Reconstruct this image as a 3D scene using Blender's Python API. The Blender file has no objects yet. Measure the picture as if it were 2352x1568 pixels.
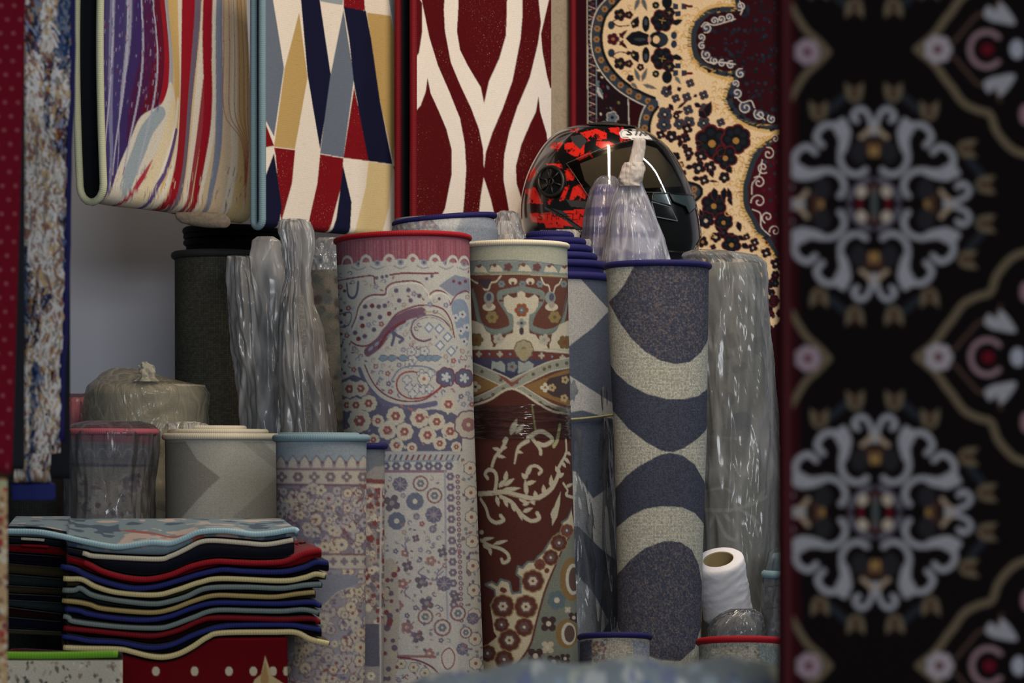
import bpy, math, random
import numpy as np
from mathutils import Vector

# ------------------------------------------------------------------ camera, world, lights, exposure
SC = bpy.context.scene
COL = SC.collection
FPX = 2352 * 55.0 / 22.3          # focal length in pixels of the 2352 px wide frame
HZ = 1050.0                       # row of the horizon
EYE = 1.3                         # eye height above the shop floor

cam_d = bpy.data.cameras.new('camera')
cam = bpy.data.objects.new('camera', cam_d)
COL.objects.link(cam)
cam.location = (0, 0, EYE)
cam.rotation_euler = (math.pi / 2, 0, 0)
cam_d.lens = 55
cam_d.sensor_width = 22.3
cam_d.shift_y = (HZ - 784) / 2352
cam_d.clip_end = 60
cam_d.dof.use_dof = True
cam_d.dof.focus_distance = 5.05
cam_d.dof.aperture_fstop = 5.0
SC.camera = cam

SC.view_settings.view_transform = 'Standard'
SC.view_settings.look = 'None'
SC.view_settings.gamma = 1
SC.view_settings.exposure = 0.0
SC.view_settings.use_curve_mapping = False

w = bpy.data.worlds.new('world')
SC.world = w
w.use_nodes = True
w.node_tree.nodes['Background'].inputs[0].default_value = (0.62, 0.68, 0.74, 1)
w.node_tree.nodes['Background'].inputs[1].default_value = 0.06


def area(name, loc, target, size, size_y, power, col):
    d = bpy.data.lights.new(name, 'AREA')
    d.shape = 'RECTANGLE'
    d.size = size
    d.size_y = size_y
    d.energy = power
    d.color = col
    o = bpy.data.objects.new(name, d)
    COL.objects.link(o)
    o.location = loc
    o.rotation_euler = (Vector(target) - Vector(loc)).to_track_quat('-Z', 'Y').to_euler()
    return o


# warm fluorescent tube running into the shop, cool tube across it, daylight from the street
area('warm_tube_light', (0.30, 4.35, 2.95), (0.30, 4.9, 1.5), 0.05, 1.7, 30, (1.0, 0.80, 0.58))
tube_ = area('cool_tube_light', (1.95, 5.12, 2.80), (1.95, 5.12, 0.0), 2.6, 0.05, 17, (0.84, 0.94, 1.0))
tube_.rotation_euler = (0, 0, -0.19)
area('street_daylight', (1.7, -6.0, 2.9), (-0.1, 5.5, 1.3), 4.0, 1.5, 335, (0.90, 0.95, 1.0))

# ------------------------------------------------------------------ helpers
def lin(c):
    c = np.asarray(c, dtype=np.float64) / 255.0
    return np.where(c <= 0.04045, c / 12.92, ((c + 0.055) / 1.055) ** 2.4)


def W(px, py, Y):
    """Point on the sight line through photo position (px, py) at distance Y."""
    return Vector(((px - 1176) * Y / FPX, Y, EYE + (HZ - py) * Y / FPX))


def floor_row(Y):
    return HZ + EYE * FPX / Y


def spline(pts, n=6, closed=False):
    p = np.asarray(pts, dtype=np.float64)
    if len(p) < 3:
        t = np.linspace(0, 1, n + 1)[:, None]
        return p[0] * (1 - t) + p[-1] * t
    if closed:
        q = np.vstack([p[-1], p, p[0], p[1]])
    else:
        q = np.vstack([2 * p[0] - p[1], p, 2 * p[-1] - p[-2]])
    out = []
    for i in range(1, len(q) - 2):
        a, b, c, d = q[i - 1], q[i], q[i + 1], q[i + 2]
        t = np.linspace(0, 1, n, endpoint=False)[:, None]
        out.append(0.5 * (2 * b + (c - a) * t + (2 * a - 5 * b + 4 * c - d) * t ** 2 + (3 * b - a - 3 * c + d) * t ** 3))
    out = np.vstack(out)
    if not closed:
        out = np.vstack([out, p[-1]])
    return out


class Cv:
    """Design of a rug, drawn in the rug's own coordinates; becomes its colour attribute."""

    def __init__(s, x0, y0, x1, y1, base, mp=None):
        s.x0, s.y0 = x0, y0
        s.w, s.h = int(math.ceil(x1 - x0)) + 1, int(math.ceil(y1 - y0)) + 1
        s.a = np.empty((s.h, s.w, 3), np.float32)
        s.a[:] = lin(base)
        s.mp = mp
        s.ws = 1.0

    def T(s, p):
        p = np.asarray(p, dtype=np.float64).reshape(-1, 2)
        if s.mp is not None:
            p = s.mp(p)
        return p - np.array([s.x0, s.y0])

    def _fill(s, q, col):
        x0, y0 = np.floor(q.min(0)).astype(int)
        x1, y1 = np.ceil(q.max(0)).astype(int) + 1
        x0, y0, x1, y1 = max(x0, 0), max(y0, 0), min(x1, s.w), min(y1, s.h)
        if x1 <= x0 or y1 <= y0:
            return
        ys = np.arange(y0, y1)[:, None, None].astype(np.float64)
        xs = np.arange(x0, x1).astype(np.float64)
        a, b = q, np.roll(q, -1, 0)
        inside = np.zeros((y1 - y0, x1 - x0), bool)
        for (ax, ay), (bx, by) in zip(a, b):
            if ay == by:
                continue
            yy = np.arange(y0, y1)
            m = ((ay <= yy) & (yy < by)) | ((by <= yy) & (yy < ay))
            if not m.any():
                continue
            xi = ax + (yy[m] - ay) / (by - ay) * (bx - ax)
            inside[m] ^= xs[None, :] < xi[:, None]
        s.a[y0:y1, x0:x1][inside] = lin(col)

    def poly(s, pts, col, smooth=False):
        p = spline(pts, 6, True) if smooth else s._dense(np.asarray(pts, float), True)
        s._fill(s.T(p), col)

    def _dense(s, p, closed):
        if s.mp is None:
            return p
        q = np.vstack([p, p[:1]]) if closed else p
        out = []
        for a, b in zip(q[:-1], q[1:]):
            n = max(1, int(np.hypot(*(b - a)) / 12))
            t = np.arange(n)[:, None] / n
            out.append(a + (b - a) * t)
        out.append(q[-1:])
        return np.vstack(out)

    def line(s, pts, wd, col, smooth=True, closed=False, wd2=None):
        p = np.asarray(pts, dtype=np.float64)
        if smooth and len(p) > 2:
            p = spline(p, 6, closed)
        else:
            if closed:
                p = np.vstack([p, p[:1]])
            p = s._dense(p, False)
        q = s.T(p)
        c = lin(col)
        n = len(q)
        for i in range(n - 1):
            a, b = q[i], q[i + 1]
            r = s.ws * wd / 2 if wd2 is None else (wd + (wd2 - wd) * i / max(1, n - 2)) / 2
            x0, y0 = np.floor(np.minimum(a, b) - r).astype(int)
            x1, y1 = np.ceil(np.maximum(a, b) + r).astype(int) + 1
            x0, y0, x1, y1 = max(x0, 0), max(y0, 0), min(x1, s.w), min(y1, s.h)
            if x1 <= x0 or y1 <= y0:
                continue
            X, Yy = np.meshgrid(np.arange(x0, x1), np.arange(y0, y1))
            d = b - a
            L = max(1e-9, d @ d)
            t = np.clip(((X - a[0]) * d[0] + (Yy - a[1]) * d[1]) / L, 0, 1)
            m = (X - a[0] - t * d[0]) ** 2 + (Yy - a[1] - t * d[1]) ** 2 <= r * r
            s.a[y0:y1, x0:x1][m] = c

    def disc(s, x, y, r, col, ry=None, rot=0):
        t = np.linspace(0, 2 * math.pi, 18, endpoint=False)
        u, v = r * np.cos(t), (ry or r) * np.sin(t)
        c, k = math.cos(rot), math.sin(rot)
        s._fill(s.T(np.stack([x + u * c - v * k, y + u * k + v * c], 1)), col)

    def flower(s, x, y, r, pet, cen=None, edge=None, n=6, rot=0.0, sq=1.0):
        pr = r * 0.42
        for grow, col in ((max(1.6, r * 0.12), edge), (0, pet)):
            if col is None:
                continue
            for k in range(n):
                a = rot + 2 * math.pi * k / n
                s.disc(x + sq * 0.62 * r * math.cos(a), y + 0.62 * r * math.sin(a), pr + grow, col)
            s.disc(x, y, r * 0.6, col)
        if cen is not None:
            s.disc(x, y, r * 0.3, cen)

    def curl(s, x, y, r, a0, turns, wd, col, sgn=1, r0=0.15):
        """Spiral that ends in its own centre."""
        t = np.linspace(0, 1, 14)
        rr = r * (1 - (1 - r0) * t)
        a = a0 + sgn * turns * 2 * math.pi * t
        s.line(np.stack([x + rr * np.cos(a), y + rr * np.sin(a)], 1), wd, col)

    def leaf(s, x0, y0, x1, y1, wd, col, edge=None):
        a, b = np.array([x0, y0], float), np.array([x1, y1], float)
        d = b - a
        nrm = np.array([-d[1], d[0]]) / max(1e-6, np.hypot(*d))
        for g, c in ((1.8, edge), (0, col)):
            if c is not None:
                w_ = wd / 2 + g
                e = d / max(1e-6, np.hypot(*d)) * g
                s.poly([a - e, a + d * .3 + nrm * w_, a + d * .65 + nrm * w_ * .8, b + e, a + d * .65 - nrm * w_ * .8, a + d * .3 - nrm * w_], c)

    def gaps(s, box, r, n, rs, base, draw):
        """Small filling motifs wherever the ground colour base is still empty within r."""
        b = lin(base)
        t = np.linspace(0, 2 * math.pi, 8, endpoint=False)
        for _ in range(n):
            x, y = rs.uniform(box[0], box[2]), rs.uniform(box[1], box[3])
            q = s.T(np.concatenate([[[x, y]], np.stack([x + r * np.cos(t), y + r * np.sin(t)], 1)]))
            i, j = q[:, 0].astype(int), q[:, 1].astype(int)
            if i.min() < 0 or j.min() < 0 or i.max() >= s.w or j.max() >= s.h:
                continue
            if np.abs(s.a[j, i] - b).max() < 1e-4:
                draw(x, y)

    def soften(s, n=1):
        for _ in range(n):
            p = np.pad(s.a, ((1, 1), (1, 1), (0, 0)), mode='edge')
            s.a = (p[:-2, 1:-1] + p[2:, 1:-1] + p[1:-1, :-2] + p[1:-1, 2:] + 2 * p[1:-1, 1:-1]) / 6

    def sample(s, u, v):
        x = np.clip(u - s.x0, 0, s.w - 1.001)
        y = np.clip(v - s.y0, 0, s.h - 1.001)
        i, j = x.astype(int), y.astype(int)
        fx, fy = (x - i)[..., None], (y - j)[..., None]
        A = s.a
        i1, j1 = np.minimum(i + 1, s.w - 1), np.minimum(j + 1, s.h - 1)
        return (A[j, i] * (1 - fx) + A[j, i1] * fx) * (1 - fy) + (A[j1, i] * (1 - fx) + A[j1, i1] * fx) * fy


def link(name, me, mat, parent=None):
    o = bpy.data.objects.new(name, me)
    COL.objects.link(o)
    if mat is not None:
        me.materials.append(mat)
    if parent is not None:
        o.parent = parent
    return o


def grid_mesh(name, P, mat, parent=None, col=None, uv=None, wrap=False, smooth=True, flip=False, keep=None, caps=False):
    """P: (rows, cols, 3) points. wrap closes the columns into a tube."""
    P = np.asarray(P, dtype=np.float32)
    nr, nc = P.shape[:2]
    me = bpy.data.meshes.new(name)
    idx = np.arange(nr * nc).reshape(nr, nc)
    if wrap:
        idx = np.hstack([idx, idx[:, :1]])
    a, b, c, d = idx[:-1, :-1], idx[:-1, 1:], idx[1:, 1:], idx[1:, :-1]
    q = np.stack([a, d, c, b] if not flip else [a, b, c, d], -1).reshape(-1, 4)
    if keep is not None:
        q = q[keep.reshape(-1)]
    extra = []
    if caps:
        extra = [list(idx[0, :nc]), list(idx[-1, :nc][::-1])]
    nl = q.size + sum(len(e) for e in extra)
    me.vertices.add(nr * nc)
    me.vertices.foreach_set('co', P.reshape(-1))
    me.loops.add(nl)
    li = np.concatenate([q.reshape(-1)] + [np.array(e) for e in extra]).astype(np.int32)
    me.loops.foreach_set('vertex_index', li)
    me.polygons.add(len(q) + len(extra))
    st = np.arange(len(q)) * 4
    tot = np.full(len(q), 4)
    o = q.size
    for e in extra:
        st = np.append(st, o)
        tot = np.append(tot, len(e))
        o += len(e)
    me.polygons.foreach_set('loop_start', st.astype(np.int32))
    try:
        me.polygons.foreach_set('loop_total', tot.astype(np.int32))
    except Exception:
        pass
    me.polygons.foreach_set('use_smooth', np.full(len(st), smooth))
    if uv is not None:
        l = me.uv_layers.new(name='UVMap')
        l.data.foreach_set('uv', np.asarray(uv, np.float32).reshape(-1, 2)[li].reshape(-1))
    if col is not None:
        at = me.color_attributes.new('Col', 'FLOAT_COLOR', 'POINT')
        rgba = np.ones((nr * nc, 4), np.float32)
        rgba[:, :3] = np.asarray(col).reshape(-1, 3)
        at.data.foreach_set('color', rgba.reshape(-1))
    me.update()
    me.validate()
    return link(name, me, mat, parent)


def tube(name, path, rad, mat, parent=None, n=10, closed=False, squash=None):
    p = np.asarray([list(v) for v in path], dtype=np.float64)
    m = len(p)
    t = np.zeros_like(p)
    if closed:
        t = np.roll(p, -1, 0) - np.roll(p, 1, 0)
    else:
        t[1:-1] = p[2:] - p[:-2]
        t[0], t[-1] = p[1] - p[0], p[-1] - p[-2]
    t /= np.maximum(1e-9, np.linalg.norm(t, axis=1))[:, None]
    up = np.array([0, 0, 1.0]) if abs(t[0][2]) < 0.9 else np.array([0, 1.0, 0])
    n0 = np.cross(t[0], up)
    n0 /= np.linalg.norm(n0)
    N = []
    for i in range(m):
        n0 = n0 - t[i] * (n0 @ t[i])
        n0 /= max(1e-9, np.linalg.norm(n0))
        N.append(n0)
    N = np.array(N)
    B = np.cross(t, N)
    r = np.broadcast_to(np.asarray(rad, float), (m,))[:, None, None]
    a = np.linspace(0, 2 * math.pi, n, endpoint=False)
    P = p[:, None] + r * (np.cos(a)[None, :, None] * N[:, None] + np.sin(a)[None, :, None] * B[:, None])
    if closed:
        P = np.concatenate([P, P[:1]], 0)
    L = np.concatenate([[0], np.cumsum(np.linalg.norm(np.diff(P[:, 0], axis=0), axis=1))])
    uv = np.stack(np.broadcast_arrays(L[:, None], (a / 6.28 * 0.03)[None, :]), -1)
    return grid_mesh(name, P, mat, parent, uv=uv, wrap=True, caps=not closed)


def vnoise(x, y, seed=0):
    """Smooth value noise, -1..1."""
    x, y = np.asarray(x, float), np.asarray(y, float)
    i, j = np.floor(x), np.floor(y)
    fx, fy = x - i, y - j
    fx, fy = fx * fx * (3 - 2 * fx), fy * fy * (3 - 2 * fy)

    def h(a, b):
        v = np.sin(a * 127.1 + b * 311.7 + seed * 74.7) * 43758.5453
        return (v - np.floor(v)) * 2 - 1
    return (h(i, j) * (1 - fx) + h(i + 1, j) * fx) * (1 - fy) + (h(i, j + 1) * (1 - fx) + h(i + 1, j + 1) * fx) * fy


def tag(o, label, cat, group=None, kind=None):
    if label:
        o['label'] = label
    if cat:
        o['category'] = cat
    if group:
        o['group'] = group
    if kind:
        o['kind'] = kind
    return o


def thing(name, label, cat, loc=(0, 0, 0), group=None):
    o = bpy.data.objects.new(name, None)
    COL.objects.link(o)
    o['base'] = 1
    del o['base']
    tag(o, label, cat, group)
    o.empty_display_size = 0.05
    return o


# ------------------------------------------------------------------ materials
def newmat(name):
    m = bpy.data.materials.new(name)
    m.use_nodes = True
    nt = m.node_tree
    b = nt.nodes['Principled BSDF']
    return m, nt, b


def N(nt, kind, **kw):
    n = nt.nodes.new(kind)
    for k, v in kw.items():
        if k.startswith('i_'):
            key = k[2:]
            n.inputs[int(key) if key.isdigit() else key].default_value = v
        else:
            setattr(n, k, v)
    return n


def math_n(nt, op, a, b=None):
    n = nt.nodes.new('ShaderNodeMath')
    n.operation = op
    for i, v in enumerate((a, b)):
        if v is None:
            continue
        if isinstance(v, (int, float)):
            n.inputs[i].default_value = v
        else:
            nt.links.new(v, n.inputs[i])
    return n.outputs[0]


def weave_mat(name, cell=0.0026, depth=0.42, rough=0.9, tint=None, warp=0.8, jitter=0.30, base=None, bump=0.25, fine=1.0):
    """Flat woven back of a rug: the design comes from the colour attribute, knots from the UV grid."""
    m, nt, b = newmat(name)
    L = nt.links.new
    uv = N(nt, 'ShaderNodeUVMap')
    sep = N(nt, 'ShaderNodeSeparateXYZ')
    L(uv.outputs[0], sep.inputs[0])
    su = math_n(nt, 'DIVIDE', sep.outputs[0], cell)
    sv = math_n(nt, 'DIVIDE', sep.outputs[1], cell * warp)
    fu, fv = math_n(nt, 'FLOOR', su), math_n(nt, 'FLOOR', sv)
    cu = math_n(nt, 'ABSOLUTE', math_n(nt, 'SINE', math_n(nt, 'MULTIPLY', su, math.pi)))
    cv_ = math_n(nt, 'ABSOLUTE', math_n(nt, 'SINE', math_n(nt, 'MULTIPLY', sv, math.pi)))
    k = math_n(nt, 'POWER', math_n(nt, 'MULTIPLY', cu, cv_), 0.55)
    cmb = N(nt, 'ShaderNodeCombineXYZ')
    L(fu, cmb.inputs[0])
    L(fv, cmb.inputs[1])
    wn = N(nt, 'ShaderNodeTexWhiteNoise')
    wn.noise_dimensions = '2D'
    L(cmb.outputs[0], wn.inputs['Vector'])
    shade = math_n(nt, 'ADD', math_n(nt, 'MULTIPLY', k, depth), 1.0 - depth * 0.75)
    jit = math_n(nt, 'ADD', math_n(nt, 'MULTIPLY', wn.outputs['Value'], jitter), 1.0 - jitter / 2)
    f = math_n(nt, 'MULTIPLY', shade, jit)
    mx = N(nt, 'ShaderNodeMix', data_type='RGBA', blend_type='MULTIPLY')
    mx.inputs[0].default_value = 1
    if base is None:
        ca = N(nt, 'ShaderNodeVertexColor', layer_name='Col')
        L(ca.outputs[0], mx.inputs[6])
    else:
        mx.inputs[6].default_value = (*lin(base), 1)
    L(f, mx.inputs[7])
    L(mx.outputs[2], b.inputs['Base Color'])
    bp = N(nt, 'ShaderNodeBump')
    bp.inputs['Strength'].default_value = bump
    bp.inputs['Distance'].default_value = 0.001
    L(k, bp.inputs['Height'])
    L(bp.outputs[0], b.inputs['Normal'])
    b.inputs['Roughness'].default_value = rough
    b.inputs['Specular IOR Level'].default_value = 0.15
    return m


def pile_mat(name, base=None, noise=0.35, scale=500, rough=0.85, spark=None, sheen=0.08, rib=0.0, stretch=1.0, bump=0.3, sheen_col=None):
    """Cut pile: fine fibre noise over the design; spark adds metallic thread flecks where the pile is red."""
    m, nt, b = newmat(name)
    L = nt.links.new
    tc = N(nt, 'ShaderNodeTexCoord')
    mp = N(nt, 'ShaderNodeMapping')
    mp.inputs['Scale'].default_value = (1, 1, stretch)
    L(tc.outputs['Object'], mp.inputs[0])
    nz = N(nt, 'ShaderNodeTexNoise', i_Scale=scale, i_Detail=2)
    L(mp.outputs[0], nz.inputs['Vector'])
    f = math_n(nt, 'ADD', math_n(nt, 'MULTIPLY', nz.outputs[0], 2 * noise), 1.0 - noise)
    if rib:
        uv = N(nt, 'ShaderNodeUVMap')
        sep = N(nt, 'ShaderNodeSeparateXYZ')
        L(uv.outputs[0], sep.inputs[0])
        sw = math_n(nt, 'SINE', math_n(nt, 'MULTIPLY', sep.outputs[1], 2 * math.pi / 0.004))
        f = math_n(nt, 'MULTIPLY', f, math_n(nt, 'ADD', math_n(nt, 'MULTIPLY', sw, rib), 1.0 - rib))
    mx = N(nt, 'ShaderNodeMix', data_type='RGBA', blend_type='MULTIPLY')
    mx.inputs[0].default_value = 1
    if base is None:
        ca = N(nt, 'ShaderNodeVertexColor', layer_name='Col')
        L(ca.outputs[0], mx.inputs[6])
        src = ca.outputs[0]
    else:
        mx.inputs[6].default_value = (*lin(base), 1)
        src = None
    L(f, mx.inputs[7])
    out = mx.outputs[2]
    if spark is not None:
        n2 = N(nt, 'ShaderNodeTexNoise', i_Scale=260, i_Detail=3, i_Roughness=0.8)
        L(tc.outputs['Object'], n2.inputs['Vector'])
        r = N(nt, 'ShaderNodeValToRGB')
        r.color_ramp.elements[0].position = 0.62
        r.color_ramp.elements[1].position = 0.72
        L(n2.outputs[0], r.inputs[0])
        big = N(nt, 'ShaderNodeTexNoise', i_Scale=9, i_Detail=1)
        L(tc.outputs['Object'], big.inputs['Vector'])
        fac = math_n(nt, 'MULTIPLY', r.outputs[0], math_n(nt, 'MAXIMUM', math_n(nt, 'SUBTRACT', math_n(nt, 'MULTIPLY', big.outputs[0], 3.0), 1.2), 0.05))
        if src is not None:   # only on the red pile: red well above green, and not pale
            sc = N(nt, 'ShaderNodeSeparateColor')
            L(src, sc.inputs[0])
            red = math_n(nt, 'GREATER_THAN', sc.outputs[0], math_n(nt, 'MULTIPLY', sc.outputs[1], 4.0))
            fac = math_n(nt, 'MULTIPLY', fac, red)
        m2 = N(nt, 'ShaderNodeMix', data_type='RGBA')
        L(fac, m2.inputs[0])
        L(out, m2.inputs[6])
        m2.inputs[7].default_value = (*lin(spark), 1)
        out = m2.outputs[2]
    L(out, b.inputs['Base Color'])
    bp = N(nt, 'ShaderNodeBump')
    bp.inputs['Strength'].default_value = bump
    bp.inputs['Distance'].default_value = 0.002
    L(nz.outputs[0], bp.inputs['Height'])
    L(bp.outputs[0], b.inputs['Normal'])
    b.inputs['Roughness'].default_value = rough
    b.inputs['Specular IOR Level'].default_value = 0.1
    b.inputs['Sheen Weight'].default_value = sheen
    b.inputs['Sheen Roughness'].default_value = 0.4
    return m


def thread_mat(name, base, pitch=0.0045, rough=0.7):
    """Overlocked edge binding: close stitches round the edge."""
    m, nt, b = newmat(name)
    L = nt.links.new
    uv = N(nt, 'ShaderNodeUVMap')
    sep = N(nt, 'ShaderNodeSeparateXYZ')
    L(uv.outputs[0], sep.inputs[0])
    s = math_n(nt, 'SINE', math_n(nt, 'MULTIPLY', sep.outputs[0], 2 * math.pi / pitch))
    f = math_n(nt, 'ADD', math_n(nt, 'MULTIPLY', s, 0.07), 0.93)
    nz = N(nt, 'ShaderNodeTexNoise', i_Scale=120)
    f = math_n(nt, 'MULTIPLY', f, math_n(nt, 'ADD', math_n(nt, 'MULTIPLY', nz.outputs[0], 0.5), 0.75))
    mx = N(nt, 'ShaderNodeMix', data_type='RGBA', blend_type='MULTIPLY')
    mx.inputs[0].default_value = 1
    mx.inputs[6].default_value = (*lin(base), 1)
    L(f, mx.inputs[7])
    L(mx.outputs[2], b.inputs['Base Color'])
    bp = N(nt, 'ShaderNodeBump')
    bp.inputs['Strength'].default_value = 0.2
    bp.inputs['Distance'].default_value = 0.001
    L(s, bp.inputs['Height'])
    L(bp.outputs[0], b.inputs['Normal'])
    b.inputs['Roughness'].default_value = rough
    b.inputs['Specular IOR Level'].default_value = 0.2
    return m


def plastic_mat(name, haze=0.25, tint=(0.93, 0.95, 0.97), hcol=(205, 208, 215), bump=0.6, scale=14, gloss=0.9, stretch=0.35, rough=0.16):
    """Thin clear polythene: mostly see-through, a little milky, with glossy creases."""
    m, nt, b = newmat(name)
    L = nt.links.new
    nt.nodes.remove(b)
    out = nt.nodes['Material Output']
    tc = N(nt, 'ShaderNodeTexCoord')
    mp = N(nt, 'ShaderNodeMapping')
    mp.inputs['Scale'].default_value = (1, 1, stretch)
    L(tc.outputs['Object'], mp.inputs[0])
    nz = N(nt, 'ShaderNodeTexNoise', i_Scale=scale * 0.8, i_Detail=2, i_Roughness=0.5)
    L(mp.outputs[0], nz.inputs['Vector'])
    warpv = N(nt, 'ShaderNodeMix', data_type='VECTOR')
    warpv.inputs[0].default_value = 0.12
    L(mp.outputs[0], warpv.inputs[4])
    L(nz.outputs['Color'], warpv.inputs[5])
    vo = N(nt, 'ShaderNodeTexVoronoi', feature='DISTANCE_TO_EDGE', i_Scale=scale * 2.2)
    L(warpv.outputs[1], vo.inputs['Vector'])
    vo2 = N(nt, 'ShaderNodeTexVoronoi', feature='DISTANCE_TO_EDGE', i_Scale=scale * 5.0)
    L(warpv.outputs[1], vo2.inputs['Vector'])
    hgt = math_n(nt, 'ADD', math_n(nt, 'ADD', vo.outputs['Distance'], math_n(nt, 'MULTIPLY', vo2.outputs['Distance'], 0.35)), math_n(nt, 'MULTIPLY', nz.outputs[0], 0.8))
    ridge = math_n(nt, 'SUBTRACT', 1.0, math_n(nt, 'MINIMUM', math_n(nt, 'MULTIPLY', vo.outputs['Distance'], 9.0), 1.0))
    bp = N(nt, 'ShaderNodeBump')
    bp.inputs['Strength'].default_value = bump
    bp.inputs['Distance'].default_value = 0.02
    L(hgt, bp.inputs['Height'])
    tr = N(nt, 'ShaderNodeBsdfTransparent')
    tr.inputs[0].default_value = (*tint, 1)
    df = N(nt, 'ShaderNodeBsdfDiffuse')
    df.inputs[0].default_value = (*lin(hcol), 1)
    L(bp.outputs[0], df.inputs['Normal'])
    tl = N(nt, 'ShaderNodeBsdfTranslucent')
    tl.inputs[0].default_value = (*lin(hcol), 1)
    dmix = N(nt, 'ShaderNodeMixShader')
    dmix.inputs[0].default_value = 0.35
    L(df.outputs[0], dmix.inputs[1])
    L(tl.outputs[0], dmix.inputs[2])
    m1 = N(nt, 'ShaderNodeMixShader')
    hz = math_n(nt, 'MULTIPLY', math_n(nt, 'ADD', math_n(nt, 'MAXIMUM', math_n(nt, 'MULTIPLY', ridge, 0.7), 0.0), 0.65), haze)
    L(hz, m1.inputs[0])
    L(tr.outputs[0], m1.inputs[1])
    L(dmix.outputs[0], m1.inputs[2])
    gl = N(nt, 'ShaderNodeBsdfGlossy')
    gl.inputs['Roughness'].default_value = rough
    L(bp.outputs[0], gl.inputs['Normal'])
    fr = N(nt, 'ShaderNodeFresnel', i_IOR=1.5)
    L(bp.outputs[0], fr.inputs['Normal'])
    m2 = N(nt, 'ShaderNodeMixShader')
    L(math_n(nt, 'MULTIPLY', fr.outputs[0], gloss), m2.inputs[0])
    L(m1.outputs[0], m2.inputs[1])
    L(gl.outputs[0], m2.inputs[2])
    L(m2.outputs[0], out.inputs[0])
    return m


def plain_mat(name, base, rough=0.6, spec=0.4, noise=0.0, scale=8.0, bump=0.0, metallic=0.0, coat=0.0, vcol=False):
    m, nt, b = newmat(name)
    L = nt.links.new
    b.inputs['Base Color'].default_value = (*lin(base), 1)
    b.inputs['Roughness'].default_value = rough
    b.inputs['Specular IOR Level'].default_value = spec
    b.inputs['Metallic'].default_value = metallic
    b.inputs['Coat Weight'].default_value = coat
    b.inputs['Coat Roughness'].default_value = 0.04
    if vcol:
        ca = N(nt, 'ShaderNodeVertexColor', layer_name='Col')
        L(ca.outputs[0], b.inputs['Base Color'])
    if noise:
        tc = N(nt, 'ShaderNodeTexCoord')
        nz = N(nt, 'ShaderNodeTexNoise', i_Scale=scale, i_Detail=4)
        L(tc.outputs['Object'], nz.inputs['Vector'])
        f = math_n(nt, 'ADD', math_n(nt, 'MULTIPLY', nz.outputs[0], 2 * noise), 1 - noise)
        mx = N(nt, 'ShaderNodeMix', data_type='RGBA', blend_type='MULTIPLY')
        mx.inputs[0].default_value = 1
        mx.inputs[6].default_value = (*lin(base), 1)
        L(f, mx.inputs[7])
        if vcol:
            L(ca.outputs[0], mx.inputs[6])
        L(mx.outputs[2], b.inputs['Base Color'])
        if bump:
            bp = N(nt, 'ShaderNodeBump')
            bp.inputs['Strength'].default_value = bump
            bp.inputs['Distance'].default_value = 0.005
            L(nz.outputs[0], bp.inputs['Height'])
            L(bp.outputs[0], b.inputs['Normal'])
    return m


M = {
    'weave': weave_mat('woven_rug_back'),
    'weave_fine': weave_mat('fine_woven_rug_back', cell=0.0022, depth=0.35, jitter=0.2),
    'weave_coarse': weave_mat('coarse_woven_rug_back', cell=0.0030, depth=0.5, jitter=0.55, warp=0.9),
    'weave_dim': weave_mat('grey_woven_rug_back', cell=0.004, base=(105, 107, 100), jitter=0.4),
    'pile': pile_mat('cut_pile'),
    'pile_lurex': pile_mat('cut_pile_with_gold_thread', spark=(235, 200, 140), noise=0.22, rib=0.05, sheen=0.06),
    'pile_persian': pile_mat('dense_persian_pile', noise=0.3, scale=380, bump=0.5),
    'pile_dark': pile_mat('dark_pile_edge', base=(30, 28, 34), noise=0.4),
    'backing': pile_mat('dark_rug_backing', base=(34, 35, 40), noise=0.2, sheen=0.0),
    'navy': thread_mat('navy_binding', (34, 32, 92)),
    'royal': thread_mat('royal_blue_binding', (38, 46, 116)),
    'red': thread_mat('red_binding', (158, 22, 36)),
    'darkred': thread_mat('dark_red_binding', (120, 14, 26)),
    'cream': thread_mat('cream_binding', (222, 208, 156)),
    'ivory': thread_mat('ivory_binding', (226, 218, 196)),
    'tan': thread_mat('tan_binding', (178, 158, 105)),
    'sky': thread_mat('light_blue_binding', (178, 216, 230)),
    'teal': thread_mat('grey_teal_binding', (122, 138, 138)),
    'slate': thread_mat('dusty_blue_binding', (128, 158, 172)),
    'green': thread_mat('green_binding', (118, 180, 50)),
    'sage': thread_mat('pale_sage_binding', (200, 206, 176)),
}

# ------------------------------------------------------------------ builders
def rows_fn(rows):
    r = np.asarray(rows, float)

    def f(y):
        return np.interp(y, r[:, 0], r[:, 1]), np.interp(y, r[:, 0], r[:, 2])
    return f


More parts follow.
